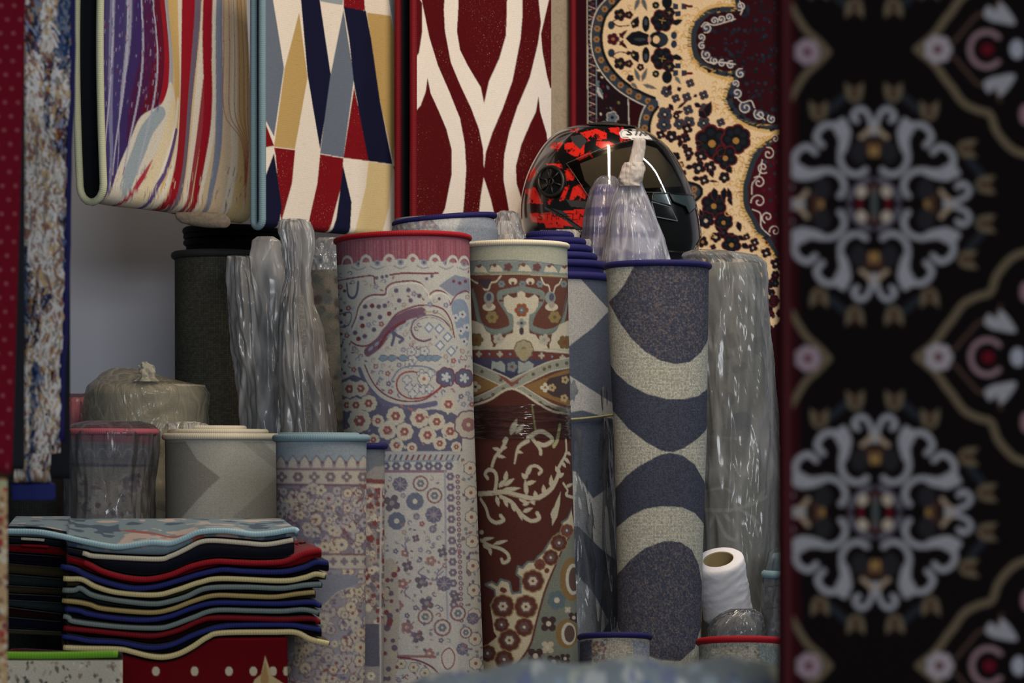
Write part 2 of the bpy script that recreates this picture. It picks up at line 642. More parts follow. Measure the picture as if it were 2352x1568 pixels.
class Lathe:
    """Body of round plan whose outline is given by rows (y, left, right) in photo units at distance Y."""

    def __init__(s, rows, Y, depth=1.0):
        s.rows, s.Y, s.depth = rows, Y, depth
        s.f = rows_fn(rows)
        s.tilt = 0.0
        s.rref = max((b - a) / 2 for _, a, b in rows)

    def cr(s, y):
        a, b = s.f(y)
        return (a + b) / 2, np.maximum((b - a) / 2, 0.01)

    def pos(s, y, th, off=0.0):
        c, r = s.cr(y)
        r = r + off
        return np.stack(np.broadcast_arrays(
            (c + r * np.sin(th) - 1176) * s.Y / FPX,
            s.Y - s.depth * r * np.cos(th) * s.Y / FPX,
            EYE + (HZ - y) * s.Y / FPX + s.tilt * np.cos(th)), -1)

    def mp(s, p):
        x, y = p[:, 0].copy(), p[:, 1].copy()
        yy, xx = y, x
        for _ in range(2):
            c, r = s.cr(yy)
            th = np.arcsin(np.clip((xx - c) / r, -1, 1))
            k = 1 - s.depth * r * np.cos(th) / FPX
            yy = HZ + (y - HZ) * k
            xx = 1176 + (x - 1176) * k
        return np.stack([th * s.rref, yy], 1)

    def canvas(s, base, y1=None, raw=False):
        y0 = s.rows[0][0] - 4
        y1 = y1 or min(s.rows[-1][0], 1600)
        R = s.rref * math.pi / 2 + 3
        return Cv(-R, y0, R, y1, base, s.mp)

    def mesh(s, name, mat, parent=None, cv=None, step=2.0, nback=22, yfine=1590, ystep=None, warp=None, caps=False, full=False, smooth=True):
        y0, y1 = s.rows[0][0], s.rows[-1][0]
        ye = min(y1, yfine)
        ys = np.arange(y0, ye, ystep or step)
        ys = np.append(ys, ye)
        if y1 > ye:
            ys = np.append(ys, np.linspace(ye, y1, 5)[1:])
        lim = math.radians(97)
        n = max(8, int(2 * lim * s.rref / step))
        if full:
            n2 = int(2 * math.pi * s.rref / step)
            th = np.linspace(-math.pi, math.pi, n2, endpoint=False)
        else:
            th = np.concatenate([np.linspace(-lim, lim, n), np.linspace(lim, 2 * math.pi - lim, nback + 2)[1:-1]])
        Yg, Tg = np.meshgrid(ys, th, indexing='ij')
        off = warp(Yg, Tg) if warp is not None else 0.0
        P = s.pos(Yg, Tg, off)
        uv = np.stack([Tg * s.rref * s.Y / FPX, (HZ - Yg) * s.Y / FPX], -1)
        col = None
        if cv is not None:
            t = (Tg + math.pi) % (2 * math.pi) - math.pi
            t = np.where(t > math.pi / 2, math.pi - t, np.where(t < -math.pi / 2, -math.pi - t, t))
            col = cv.sample(t * s.rref, Yg)
        return grid_mesh(name, P, mat, parent, col=col, uv=uv, wrap=True, caps=caps, smooth=smooth)

    def ring(s, name, y, rad, mat, parent, off=0.0, n=64, sag=None):
        th = np.linspace(-math.pi, math.pi, n, endpoint=False)
        p = s.pos(np.full(n, float(y)), th, off)
        if sag is not None:
            p[:, 2] += sag(th)
        return tube(name, p, rad * s.Y / FPX, mat, parent, closed=True)

    def spiral(s, name, y, mat, parent, turns=6, drop=6):
        """Rolled-up end: wound layers seen on top of the roll."""
        c, r = s.cr(np.array(float(y)))
        R = float(r) - 2
        nr = turns * 6
        rr = np.linspace(R, 4, nr)
        th = np.linspace(0, 2 * math.pi, 48, endpoint=False)
        A, T = np.meshgrid(rr, th, indexing='ij')
        yy = y + drop * (0.5 + 0.5 * np.cos(2 * math.pi * (np.arange(nr) / 6.0)))[:, None] + T * 0
        P = np.stack([(float(c) + A * np.sin(T) - 1176) * s.Y / FPX, s.Y - s.depth * A * np.cos(T) * s.Y / FPX, EYE + (HZ - yy) * s.Y / FPX + s.tilt * np.cos(T) * A / R], -1)
        # close the middle
        return grid_mesh(name, P, mat, parent, wrap=True)


def roll(name, label, cat, rows, Y, mat, binding, paint=None, base=(150, 150, 150), step=2.0, brad=6.5, group=None, bindname='binding', sag=None, end_mat=None, warp=None, turns=6, tilt=0.0):
    """Rug rolled up and stood on its end; rows end at the floor."""
    t = thing(name, label, cat, group=group)
    rows = list(rows)
    fr = floor_row(Y)
    (ya, la, ra), (yb, lb, rb) = rows[-2], rows[-1]
    k = (fr - yb) / (yb - ya) if yb > ya else 0
    k = min(k, 1.5)
    rows.append((fr, lb + (lb - la) * k * 0.5, rb + (rb - ra) * k * 0.5))
    L = Lathe(rows, Y)
    L.tilt = tilt
    cv = L.canvas(base)
    if paint:
        paint(cv)
    cv.soften(1)
    L.mesh('rolled_body', mat, t, cv, step=step, warp=warp)
    L.spiral('spiral_end', rows[0][0], end_mat or M['pile_dark'], t, turns=turns)
    if binding is not None:
        L.ring(bindname, rows[0][0], brad, binding, t, sag=sag)
    return t, L


def wrap(L, parent, rows, mat, seed=1, amp=5.0, pleat=9, step=4.0, name='plastic_wrap', Y=None, depth=1.0, ystep=5.0, top_pleat=0.0, fy=60.0):
    """Loose polythene sleeve with vertical pleats and creases."""
    S = Lathe(rows, Y or L.Y, depth)
    y0 = rows[0][0]

    def wp(y, t):
        a = amp * (0.9 * vnoise(np.sin(t) * pleat + y / 330.0, np.cos(t) * pleat + y / 260.0, seed)
                   - 0.8 * np.abs(vnoise(np.sin(t) * pleat * 1.7 + y / 210.0, np.cos(t) * pleat * 1.7 - y / 130.0, seed + 5))
                   - 0.45 * np.abs(vnoise(np.sin(t) * pleat * 2.1 - y / 75.0, np.cos(t) * pleat * 2.1 + y / 60.0, seed + 9)))
        if top_pleat:
            a = a + top_pleat * np.exp(-((y - y0) / 70.0)) * np.sin(t * 11 + seed)
        return a
    return S.mesh(name, mat, parent, step=step, ystep=ystep, warp=wp, yfine=1600, full=True)


class Hang:
    """Rug hung over a rail above the frame; an upright plane turned by ang, optionally doubled with a fold below."""

    def __init__(s, xl, Yl, ang, xr, ytop, ybot, d=0.012, slope=0.0, wave=None):
        s.Xl, s.Yl = (xl - 1176) * Yl / FPX, Yl
        s.ca, s.sa = math.cos(ang), math.sin(ang)
        s.d = d
        s.k = FPX / Yl
        s.zt = EYE + (HZ - ytop) / s.k
        s.zb = EYE + (HZ - ybot) / s.k
        s.slope = slope
        s.wave = wave
        s.w = float(s.S(xr))

    def S(s, px):
        q = (np.asarray(px, float) - 1176) / FPX
        return (q * s.Yl - s.Xl) / (s.ca - q * s.sa)

    def mp(s, p):
        S_ = s.S(p[:, 0])
        z = EYE + (HZ - p[:, 1]) * (s.Yl + S_ * s.sa) / FPX
        return np.stack([S_ * s.k, (s.zt - z) * s.k], 1)

    def canvas(s, base):
        H = (s.zt - s.zb) * s.k + max(s.d, abs(s.slope) * s.w) * 2 * s.k + 20
        c = Cv(-4, -4, s.w * s.k + 4, H, base, s.mp)
        c.ws = 1.0 / s.ca if s.ca < .75 else 1.0
        return c

    def pos(s, S_, l):
        """l: distance down the front, round the fold and up the back."""
        zb = s.zb + s.slope * S_
        h = s.zt - zb - s.d / 2
        a = np.clip((l - h) / (s.d / 2), 0, math.pi)
        up = np.maximum(l - h - math.pi * s.d / 2, 0)
        z = np.where(l < h, s.zt - l, zb + s.d / 2 - np.sin(a) * s.d / 2 + up)
        off = np.where(l < h, 0.0, (1 - np.cos(a)) * s.d / 2)
        wv = s.wave(S_, z) if s.wave is not None else 0.0
        o = off - wv
        return np.stack(np.broadcast_arrays(s.Xl + S_ * s.ca - s.sa * o, s.Yl + S_ * s.sa + s.ca * o, z), -1)

    def lrows(s, step):
        h = s.zt - s.zb - s.d / 2
        return np.concatenate([np.arange(0, h, step), h + np.linspace(0, math.pi, 9) * s.d / 2, h + math.pi * s.d / 2 + np.linspace(0, h, 14)[1:]])

    def mesh(s, name, mat, parent, cv, step=2.0, ragged=None):
        ss = np.linspace(0, s.w, max(2, int(s.w * s.k / step)))
        ll = s.lrows(step / s.k)
        Lg, Sg = np.meshgrid(ll, ss, indexing='ij')
        P = s.pos(Sg, Lg)
        if ragged is not None:
            P = P + ragged(Sg, Lg)
        uv = np.stack([Sg, -Lg], -1)
        col = cv.sample(Sg * s.k, Lg * s.k) if cv is not None else None
        if s.d > 0.025 and parent is not None:       # dark backing on the inside of the fold
            d0 = s.d
            l2 = s.lrows(0.02)
            Lh, Sh = np.meshgrid(l2, np.linspace(0.001, s.w - 0.001, 30), indexing='ij')
            Q = s.pos(Sh, Lh)
            a_ = np.clip((Lh - (s.zt - s.zb - s.slope * Sh - d0 / 2)) / (d0 / 2), 0, math.pi)
            t_ = 0.005
            Q = Q + t_ * np.stack([-s.sa * np.cos(a_), s.ca * np.cos(a_), np.sin(a_)], -1)
            grid_mesh('backing', Q, M['backing'], parent)
        return grid_mesh(name, P, mat, parent, col=col, uv=uv)

    def edge(s, name, side, rad, mat, parent, inset=0.0, step=0.012):
        ll = s.lrows(step)
        S_ = np.full(len(ll), (-inset if side == 0 else s.w + inset))
        return tube(name, s.pos(S_, ll), rad, mat, parent)

    def bottom(s, name, rad, mat, parent):
        ss = np.linspace(0, s.w, 40)
        h = s.zt - (s.zb + s.slope * ss)
        p = s.pos(ss, h + s.d * 0.3)
        return tube(name, p, rad, mat, parent)

# ------------------------------------------------------------------ the setting
def slab(name, x0, x1, y0, y1, z0, z1, mat):
    v = [(x, y, z) for z in (z0, z1) for y in (y0, y1) for x in (x0, x1)]
    f = [(0, 2, 3, 1), (4, 5, 7, 6), (0, 1, 5, 4), (2, 6, 7, 3), (0, 4, 6, 2), (1, 3, 7, 5)]
    me = bpy.data.meshes.new(name)
    me.from_pydata(v, [], f)
    o = link(name, me, mat)
    o['kind'] = 'structure'
    return o


slab('floor', -2.6, 2.6, 0.6, 6.9, -0.06, 0.0, plain_mat('concrete_floor', (120, 116, 110), 0.8, noise=0.25, scale=5, bump=0.2))
slab('wall_back', -2.6, 2.6, 6.75, 6.85, 0.0, 3.3, plain_mat('white_painted_wall', (206, 206, 216), 0.7, noise=0.05, scale=3, bump=0.1))
slab('ceiling', -2.6, 2.6, 3.0, 6.85, 3.25, 3.3, plain_mat('ceiling_paint', (84, 82, 80), 0.8, noise=0.05))

random.seed(11)
LT, BL, RD, OL = (190, 191, 188), (100, 100, 126), (120, 66, 76), (170, 162, 134)


def arch_band(c, y, x0, x1, n, col_top, col, hgt):
    """Row of little hanging arches."""
    dx = (x1 - x0) / n
    for i in range(n):
        x = x0 + dx * (i + .5)
        c.poly([(x - dx * .5, y + hgt), (x - dx * .45, y), (x - dx * .12, y - hgt * .9), (x + dx * .12, y - hgt * .9), (x + dx * .45, y), (x + dx * .5, y + hgt)], col)


# ---- the big roll with the red edge
def paint_red_roll(c):
    c.ws = 1.35
    c.poly([(760, 530), (1090, 530), (1090, 612), (760, 612)], (146, 88, 104))
    for i in range(46):
        x = 774 + i * 6.8 + random.uniform(-2, 2)
        c.line([(x, 552), (x + 1, 604)], 1.6, random.choice([(166, 112, 124), (128, 74, 90), (160, 120, 130)]), False)
    c.poly([(760, 612), (800, 606), (925, 594), (1060, 604), (1095, 616), (1095, 640), (760, 640)], LT)
    for i, x in enumerate([798, 841, 894, 948, 999, 1040, 1066]):
        y = 600 - 6 * math.cos((x - 925) / 110)
        c.line([(x - 13, y + 14), (x - 9, y - 2), (x, y - 8), (x + 9, y - 2), (x + 13, y + 14)], 5, LT)
        c.disc(x, y + 3, 4.5, (150, 110, 118))
        c.disc(x + 26, y + 8, 7, (130, 146, 166))
        c.disc(x + 26, y + 8, 2.5, RD)
        c.line([(x + 10, y + 16), (x + 26, y + 22), (x + 42, y + 16)], 2.5, (150, 150, 165))
    # left corner block
    c.line([(775, 645), (812, 638), (855, 633), (860, 645), (862, 660)], 2.5, RD)
    c.line([(896, 631), (930, 627), (972, 628), (1006, 627)], 3, RD)
    for x, y in ((865, 638), (878, 636), (888, 634), (980, 640), (992, 634)):
        c.disc(x, y, 4, BL)
    c.line([(797, 652), (800, 676), (808, 684), (816, 681), (821, 668), (823, 648)], 5, BL)
    for i in range(26):
        c.disc(776 + (i % 3) * 8, 650 + i * 9, 4, random.choice([BL, RD, (150, 150, 165), LT]))
    c.line([(778, 722), (806, 718), (802, 745), (780, 752)], 2.5, BL)
    # scalloped outline of the big palmette
    sc = [(808, 752), (818, 728), (824, 705), (838, 685), (857, 677), (884, 676), (888, 660), (902, 650), (925, 646), (950, 645), (968, 652), (980, 668), (984, 678), (994, 670), (1006, 667), (1020, 671), (1030, 682), (1034, 696)]
    c.line(sc, 2.6, RD)
    c.line([(x + 3, y + 5) for x, y in sc], 3, (212, 212, 206))
    for x, y in [(910, 667), (938, 666), (917, 690), (943, 690), (963, 679), (839, 704), (855, 702), (870, 704), (884, 702), (894, 720), (848, 722), (873, 728), (831, 730), (833, 748), (859, 757), (816, 764), (838, 772), (824, 778)]:
        c.disc(x, y, 5.5, BL if (x + y) % 3 else RD)
        c.disc(x, y, 2, RD)
    c.flower(1009, 686, 12, LT, (110, 70, 90), None)
    # big curled leaf
    lf = [(806, 784), (822, 793), (845, 793), (868, 776), (886, 752), (910, 722), (938, 708), (965, 701), (995, 702), (1020, 712), (1036, 738), (1044, 775)]
    c.line(lf, 2.8, RD)
    c.line([(845, 808), (868, 790), (890, 760), (915, 735), (940, 722), (968, 716)], 16, (118, 92, 112))
    for t in range(9):
        x, y = 846 + t * 14, 806 - t * 11 + (t / 9) ** 2 * 22
        c.leaf(x, y, x + 12, y - 12, 7, (140, 158, 176))
    c.line([(870, 798), (885, 772), (905, 752), (930, 738)], 5, RD)
    c.line([(900, 792), (905, 772), (900, 760), (912, 770), (925, 778), (918, 786)], 5, BL)
    sp = [(1036, 756), (1018, 736), (992, 726), (968, 729), (950, 742), (946, 760), (955, 776), (972, 782), (988, 778)]
    c.line(sp, 5, (112, 84, 110))
    c.line([(x * .94 + 59, y * .94 + 44) for x, y in sp], 2.2, LT)
    c.line([(1040, 770), (1030, 740), (1005, 718), (975, 716)], 2.2, OL)
    for x, y in [(985, 752), (1009, 755), (1028, 774), (1011, 793), (1036, 806)]:
        c.poly([(x, y - 13), (x + 12, y), (x, y + 13), (x - 12, y)], (120, 136, 164))
        c.poly([(x, y - 8.5), (x + 8, y), (x, y + 8.5), (x - 8, y)], (206, 210, 212))
    # blue palmette at the right edge
    c.poly([(1008, 656), (1030, 640), (1045, 631), (1078, 640), (1080, 668), (1040, 680)], (132, 140, 160))
    for x, y in [(1042, 646), (1056, 650), (1069, 646)]:
        c.disc(x, y, 4, RD)
    c.poly([(1036, 700), (1052, 686), (1070, 694), (1078, 730), (1074, 792), (1058, 780), (1046, 745)], (134, 150, 172), True)
    for x, y in [(1046, 730), (1062, 722), (1058, 760), (1072, 752), (1066, 784)]:
        c.flower(x, y, 9, (186, 194, 200), RD, None, 5)
    c.line([(1034, 700), (1046, 680), (1066, 668), (1078, 672)], 2.5, RD)
    # leaf spray across the middle
    c.line([(872, 824), (1000, 818)], 4, (108, 120, 146))
    for x in (880, 900, 925, 968, 985, 1000):
        c.leaf(x - 10, 824, x + 14, 820, 13, (126, 148, 166), (96, 96, 128))
    for x, y in [(945, 808), (948, 826), (940, 836), (975, 806)]:
        c.flower(x, y, 10, (196, 198, 196), (130, 140, 160), (110, 106, 136), 5)
    # lower swirl
    c.line([(812, 846), (838, 838), (858, 872), (866, 890), (892, 914), (928, 924), (970, 920), (1002, 902)], 16, LT)
    c.line([(838, 838), (850, 866), (866, 890), (892, 910), (928, 921), (972, 918), (1006, 896), (1020, 882)], 2.6, RD)
    c.line([(826, 848), (842, 884), (870, 916), (905, 932), (950, 935), (1000, 926)], 9, (108, 108, 138))
    c.line([(1020, 868), (1008, 892), (975, 912), (938, 914), (915, 898), (912, 875), (924, 858), (945, 853), (960, 856)], 2.6, (150, 70, 70))
    c.line([(1010, 864), (990, 846), (950, 840), (918, 848), (900, 872)], 2.4, (120, 130, 156))
    for x, y in [(935, 872), (941, 890), (948, 904), (958, 892), (972, 894), (986, 893), (978, 870), (968, 858), (988, 858)]:
        c.flower(x, y, 9.5, (196, 200, 202), None, (104, 106, 136), 4)
    c.flower(974, 870, 14, (206, 204, 196), (170, 110, 90), (104, 106, 136), 6)
    for x, y, r in [(1024, 866, 21), (1066, 868, 20)]:
        c.flower(x, y, r, BL, (190, 196, 200), RD, 7)
        for k in range(5):
            c.disc(x + 8 * math.cos(k * 1.26), y + 8 * math.sin(k * 1.26), 3.5, (190, 200, 206))
    # blue ground with pale flowers
    c.poly([(788, 872), (812, 860), (835, 870), (850, 905), (880, 930), (920, 942), (1000, 940), (1036, 946), (1060, 960), (1062, 1036), (780, 1036)], BL, False)
    fl = [(803, 893, 20), (829, 892, 18), (797, 930, 15), (818, 930, 17), (847, 926, 19), (826, 966, 26), (804, 1000, 18), (909, 955, 21), (964, 960, 22), (1003, 968, 19), (890, 988, 21), (929, 991, 20), (982, 999, 20), (911, 1022, 16), (1010, 1018, 15), (858, 1010, 14), (1034, 990, 20), (1030, 928, 20), (946, 1028, 12), (868, 966, 14), (835, 1010, 14), (845, 1024, 12), (1048, 1026, 12)]
    for x, y, r in fl:
        c.flower(x, y, r, (200, 196, 182), (128, 132, 150), None, 8)
        c.flower(x, y, r * .5, (150, 92, 92), (200, 196, 176), None, 6)
    c.flower(1076, 975, 30, (190, 186, 176), (140, 100, 104), (120, 96, 116), 9)
    c.flower(1076, 975, 16, (150, 112, 116), (200, 190, 170), None, 8)
    for i in range(40):
        c.leaf(*(lambda x, y: (x, y, x + random.uniform(-14, 14), y + random.uniform(-10, 10)))(random.uniform(790, 1050), random.uniform(880, 1030)), 5, random.choice([(196, 194, 186), (170, 120, 118), (150, 156, 176)]))
    # border lines and central field
    c.poly([(770, 1036), (1052, 1036), (1056, 1066), (770, 1066)], (176, 180, 184))
    for i in range(20):
        x = 800 + i * 13.2
        c.line([(x, 1056), (x + 5, 1045)], 3, random.choice([RD, BL]), False)
    c.poly([(770, 1058), (1050, 1058), (1056, 1800), (770, 1800)], (196, 196, 194))
    c.line([(770, 1059), (1040, 1058)], 3, (140, 156, 170), False)
    c.line([(770, 1083), (1024, 1082)], 4.5, (146, 122, 138), False)
    for x in (886, 910, 935, 962, 985, 1006, 1031):
        c.flower(x, 1070, 10, (112, 108, 134), (196, 200, 200), None, 6)
    c.line([(1022, 1082), (1024, 1290), (1028, 1420)], 3.5, (160, 164, 184), False)
    for i in range(14):
        y = 1094 + i * 24.5
        c.flower(1034 + i * .7, y, 9.5, (124, 114, 136), (190, 190, 190), None, 6)
        for k in range(2):
            c.disc(1051 + i * .7, y + k * 12, 5, (136, 104, 122))
            c.disc(1051 + i * .7, y + k * 12, 2, LT)
    for i in range(150):
        y = random.uniform(1040, 1570)
        x = 1074 + (y - 1040) * .035 + random.uniform(-14, 26)
        c.leaf(x, y, x + random.uniform(-9, 9), y + random.uniform(-12, 12), random.uniform(5, 11), random.choice([(120, 104, 128), (140, 120, 124), (196, 192, 184), (200, 194, 176), (134, 140, 150)]))
    for i in range(9):
        y = 1075 + i * 56
        c.flower(1080 + i * 1.6, y, 14, (206, 200, 186), (150, 100, 104), (112, 104, 130), 7)
    # field flowers
    F = [(919, 1112, 17, 0), (966, 1110, 18, 1), (953, 1151, 20, 2), (998, 1138, 18, 1), (996, 1182, 19, 0), (900, 1155, 20, 3), (911, 1196, 20, 2), (957, 1186, 8, 0), (994, 1215, 9, 0), (1016, 1268, 12, 3), (955, 1236, 9, 3), (990, 1288, 12, 4), (936, 1300, 13, 3), (968, 1336, 16, 3), (1020, 1340, 17, 0), (980, 1385, 17, 3), (977, 1416, 18, 1), (1052, 1408, 18, 1), (1016, 1441, 20, 1), (960, 1462, 15, 3), (1046, 1372, 12, 3), (930, 1270, 9, 4), (1086, 1420, 14, 0), (1070, 1452, 14, 1), (925, 1340, 12, 4), (915, 1390, 12, 4), (1062, 1490, 14, 0), (986, 1500, 12, 4), (935, 1440, 14, 4)]
    for x, y, r, k in F:
        if k == 0:
            c.flower(x, y, r, (112, 112, 136), (150, 130, 150), None, 8)
            for q in range(8):
                c.line([(x, y), (x + r * .9 * math.cos(q * .785), y + r * .9 * math.sin(q * .785))], 1.3, (160, 156, 168), False)
        elif k == 1:
            c.flower(x, y, r, (140, 108, 118), None, None, 12)
            c.flower(x, y, r * .78, (200, 198, 194), None, None, 10)
            c.flower(x, y, r * .5, (120, 126, 140), (196, 190, 176), None, 6)
        elif k == 2:
            c.flower(x, y, r, (112, 120, 142), (204, 206, 196), None, 10)
        elif k == 3:
            c.flower(x, y, r, (110, 104, 120), (150, 150, 150), None, 4, .5)
        else:
            c.flower(x, y, r, (160, 120, 120), (204, 198, 190), None, 5)
    for i in range(90):
        x, y = random.uniform(890, 1095), random.uniform(1200, 1560)
        c.leaf(x, y, x + random.uniform(-12, 12), y + random.uniform(-12, 12), random.uniform(4, 8), random.choice([(118, 110, 130), (160, 114, 116), (134, 140, 156), (150, 146, 146)]))
    for i in range(14):
        x, y = random.uniform(900, 1090), random.uniform(1210, 1540)
        c.line([(x, y), (x + random.uniform(-16, 16), y + 14), (x + random.uniform(-16, 16), y + 28)], 2, (126, 120, 146))
    # pale frame corner low on the left and the cartouche
    c.line([(912, 1440), (912, 1506), (1000, 1508)], 4, (150, 110, 116), False)
    c.line([(920, 1448), (920, 1500)], 2.5, LT, False)
    c.line([(905, 1508), (955, 1515), (990, 1530), (1012, 1552)], 3, RD)
    c.poly([(1012, 1500), (1030, 1482), (1050, 1500), (1048, 1530), (1028, 1545), (1010, 1525)], (206, 200, 198), True)
    c.line([(1016, 1500), (1032, 1488), (1044, 1505), (1040, 1528), (1026, 1536), (1016, 1520)], 2, RD, True, True)
    for x, y in [(922, 1524), (950, 1532), (976, 1545), (996, 1558)]:
        c.flower(x, y, 11, (200, 196, 178), (140, 100, 104), (120, 116, 130), 6)
    rs = random.Random(31)
    def speck(x, y):
        k = rs.random()
        a = rs.uniform(0, 6.28)
        col = rs.choice([(134, 134, 158), (150, 100, 106), (118, 112, 136), (146, 150, 168), (168, 158, 150)])
        if k < .45:
            c.leaf(x, y, x + 10 * math.cos(a), y + 10 * math.sin(a), 4.5, col)
        elif k < .7:
            c.flower(x, y, 6.5, col, LT, None, 5)
        else:
            c.curl(x, y, 7, a, .7, 2.0, col)
    c.gaps((776, 628, 1084, 940), 8, 1500, rs, LT, speck)
    c.gaps((790, 1084, 1110, 1566), 9, 1500, rs, (196, 196, 194), speck)
    c.poly([(872, 1290), (900, 1280), (914, 1300), (918, 1430), (906, 1600), (860, 1600)], (182, 176, 168))
    for i in range(40):
        c.disc(random.uniform(872, 914), random.uniform(1290, 1560), random.uniform(4, 8), random.choice([(110, 100, 118), (128, 80, 90), (190, 180, 160)]))


roll('rolled_rug', 'large pale rug roll with red bound edge and faded paisley back', 'rug', [(551, 772, 1078), (1000, 790, 1090), (1568, 808, 1112)], 5.0, M['weave_fine'], M['red'], paint_red_roll, LT, sag=lambda t: 0.004 * np.sin(t + .4))


# ---- brick and green roll with the cream edge
def paint_cream_roll(c):
    BK, IV, GN, NV, GD = (102, 66, 58), (198, 192, 174), (120, 132, 128), (70, 60, 70), (138, 108, 68)
    xc = 1197

    def mir(f, pts):
        f(pts)
        f([(2 * xc - x, y) for x, y in pts])
    c.poly([(1060, 540), (1310, 540), (1310, 600), (1060, 598)], (172, 176, 160))
    c.line([(1060, 600), (1190, 598), (1310, 612)], 2, (104, 110, 126))
    c.poly([(1060, 601), (1190, 599), (1310, 612), (1310, 634), (1190, 626), (1060, 628)], (128, 142, 142))
    for i, x in enumerate(range(1068, 1310, 33)):
        c.flower(x, 613 + (x - 1190) ** 2 / 2400, 10, (112, 74, 72), (90, 80, 90), None, 5)
    for x in (1104, 1140, 1206, 1265, 1300):
        y = 616 + (x - 1190) ** 2 / 2600
        c.poly([(x - 16, y + 6), (x - 11, y - 8), (x - 3, y - 3), (x + 3, y - 9), (x + 10, y - 4), (x + 16, y + 7)], IV)
    c.line([(1060, 630), (1190, 628), (1310, 637)], 2.5, (158, 148, 110))
    c.poly([(1060, 632), (1190, 630), (1310, 638), (1312, 800), (1060, 800)], BK)
    c.line([(1080, 640), (1096, 650), (1106, 648), (1112, 664), (1122, 664), (1128, 650), (1140, 646), (1150, 634)], 4, IV)
    c.poly([(1098, 652), (1104, 650), (1110, 662), (1120, 662), (1126, 651), (1130, 640), (1100, 640)], NV)
    c.line([(1243, 638), (1250, 652), (1260, 656), (1264, 672), (1270, 674), (1276, 658), (1284, 652), (1290, 640)], 4, IV)
    for x in (1152, 1200, 1240, 1295):
        c.flower(x, 652, 8, (120, 134, 138), (92, 92, 104), None, 6)
    for x in (1178, 1218):
        c.disc(x, 646, 10, IV, 8)
        c.disc(x, 650, 4, BK)
    for x0 in (1120, 1264):
        c.disc(x0 + (3 if x0 < 1200 else 0), 684, 12, (136, 148, 146), 15)
        c.disc(x0 + 3, 682, 6, (84, 84, 104), 9)
        c.disc(x0 + 3, 705, 15, IV, 9)
        c.disc(x0 + 3, 700, 7, (160, 150, 140), 8)
        c.flower(x0 + 10, 728, 14, (140, 126, 84), (110, 92, 70), None, 6)
    # grey-green arch
    arch = [(1085, 668), (1092, 700), (1098, 730), (1110, 752), (1135, 762), (1160, 758), (1176, 748), (1172, 725), (1160, 705), (1150, 690), (1148, 675), (1160, 670), (1180, 666), (1197, 662)]
    mir(lambda p: c.line(p, 13, GN), arch)
    mir(lambda p: c.line(p, 2.5, (104, 116, 118)), [(x + 6, y + 5) for x, y in arch[:7]])
    for x, y in [(1160, 690), (1155, 735), (1240, 735), (1234, 690)]:
        c.line([(x - 12, y), (x + 12, y)], 5, BK, False)
    # ivory palmette
    h = [(1197, 668), (1188, 672), (1188, 682), (1180, 684), (1172, 680), (1166, 676), (1157, 684), (1158, 702), (1166, 716), (1178, 722), (1180, 740), (1178, 765), (1164, 768), (1158, 778), (1140, 790), (1135, 800), (1197, 802)]
    c.poly(h + [(2 * xc - x, y) for x, y in h[::-1]], IV)
    c.flower(1198, 712, 16, (140, 86, 60), (190, 150, 100), None, 6)
    c.flower(1198, 712, 8, (96, 116, 132), (190, 180, 160), None, 4)
    c.flower(1198, 742, 11, (142, 150, 150), NV, None, 4)
    c.disc(1198, 760, 5.5, NV, 9)
    # ivory hills of the border
    mir(lambda p: c.poly(p, IV), [(1060, 790), (1084, 735), (1092, 740), (1110, 755), (1126, 766), (1128, 778), (1128, 800), (1060, 802)])
    mir(lambda p: c.poly(p, IV), [(1262, 800), (1262, 790), (1275, 765), (1285, 745), (1300, 738), (1312, 735), (1312, 805)])
    for x, y in [(1094, 780), (1297, 786)]:
        c.flower(x, y, 16, (116, 96, 62), (128, 74, 60), None, 6)
    for x, y in [(1145, 778), (1250, 780)]:
        c.flower(x, y, 13, (176, 172, 160), (150, 150, 150), None, 5)
    c.line([(1060, 800), (1197, 800), (1312, 810)], 4, IV)
    # border stripe and the medallion hanging over it
    c.poly([(1060, 803), (1197, 803), (1312, 813), (1312, 832), (1197, 822), (1060, 822)], (106, 62, 60))
    c.poly([(1060, 822), (1197, 822), (1312, 832), (1312, 844), (1060, 842)], (70, 72, 96))
    for i, x in enumerate(range(1076, 1310, 24)):
        y = 813 + max(0, x - 1200) * .085
        c.flower(x, y, 7 if i % 2 else 3, (170, 168, 156) if i % 2 else (120, 150, 170), None, None, 4)
    c.flower(1203, 802, 20, (160, 154, 128), (128, 120, 92), (110, 100, 80), 8)
    c.disc(1203, 815, 12, (158, 150, 120), 14)
    # crossed bands with navy and gold corners
    c.poly([(1060, 842), (1312, 842), (1312, 960), (1060, 960)], BK)
    c.poly([(1084, 838), (1312, 844), (1290, 850), (1178, 882), (1160, 878), (1100, 840)], (62, 66, 90))
    c.poly([(1128, 850), (1130, 828), (1142, 832), (1150, 828), (1160, 838), (1160, 855), (1150, 852), (1136, 845)], (150, 160, 158))
    c.poly([(1190, 828), (1204, 834), (1214, 828), (1226, 836), (1224, 846), (1206, 852), (1190, 858)], (150, 160, 158))
    c.flower(1176, 842, 12, (120, 132, 136), (120, 72, 66), (70, 74, 92), 5)
    c.poly([(1060, 850), (1150, 884), (1060, 918)], GD)
    c.poly([(1312, 846), (1280, 856), (1204, 886), (1240, 908), (1312, 934)], GD)
    c.poly([(1262, 868), (1312, 856), (1312, 920), (1270, 910), (1244, 892)], (72, 62, 66))
    for bp in ([(1060, 836), (1090, 846), (1170, 882), (1230, 918), (1270, 940), (1312, 952)], [(1312, 832), (1270, 840), (1240, 852), (1170, 886), (1120, 912), (1060, 936)]):
        c.line(bp, 25, IV)
        c.line(bp, 20, (150, 154, 142))
        q = spline(bp, 8)
        for i in range(2, len(q), 4):
            c.disc(q[i][0], q[i][1], 4.2, (98, 92, 82))
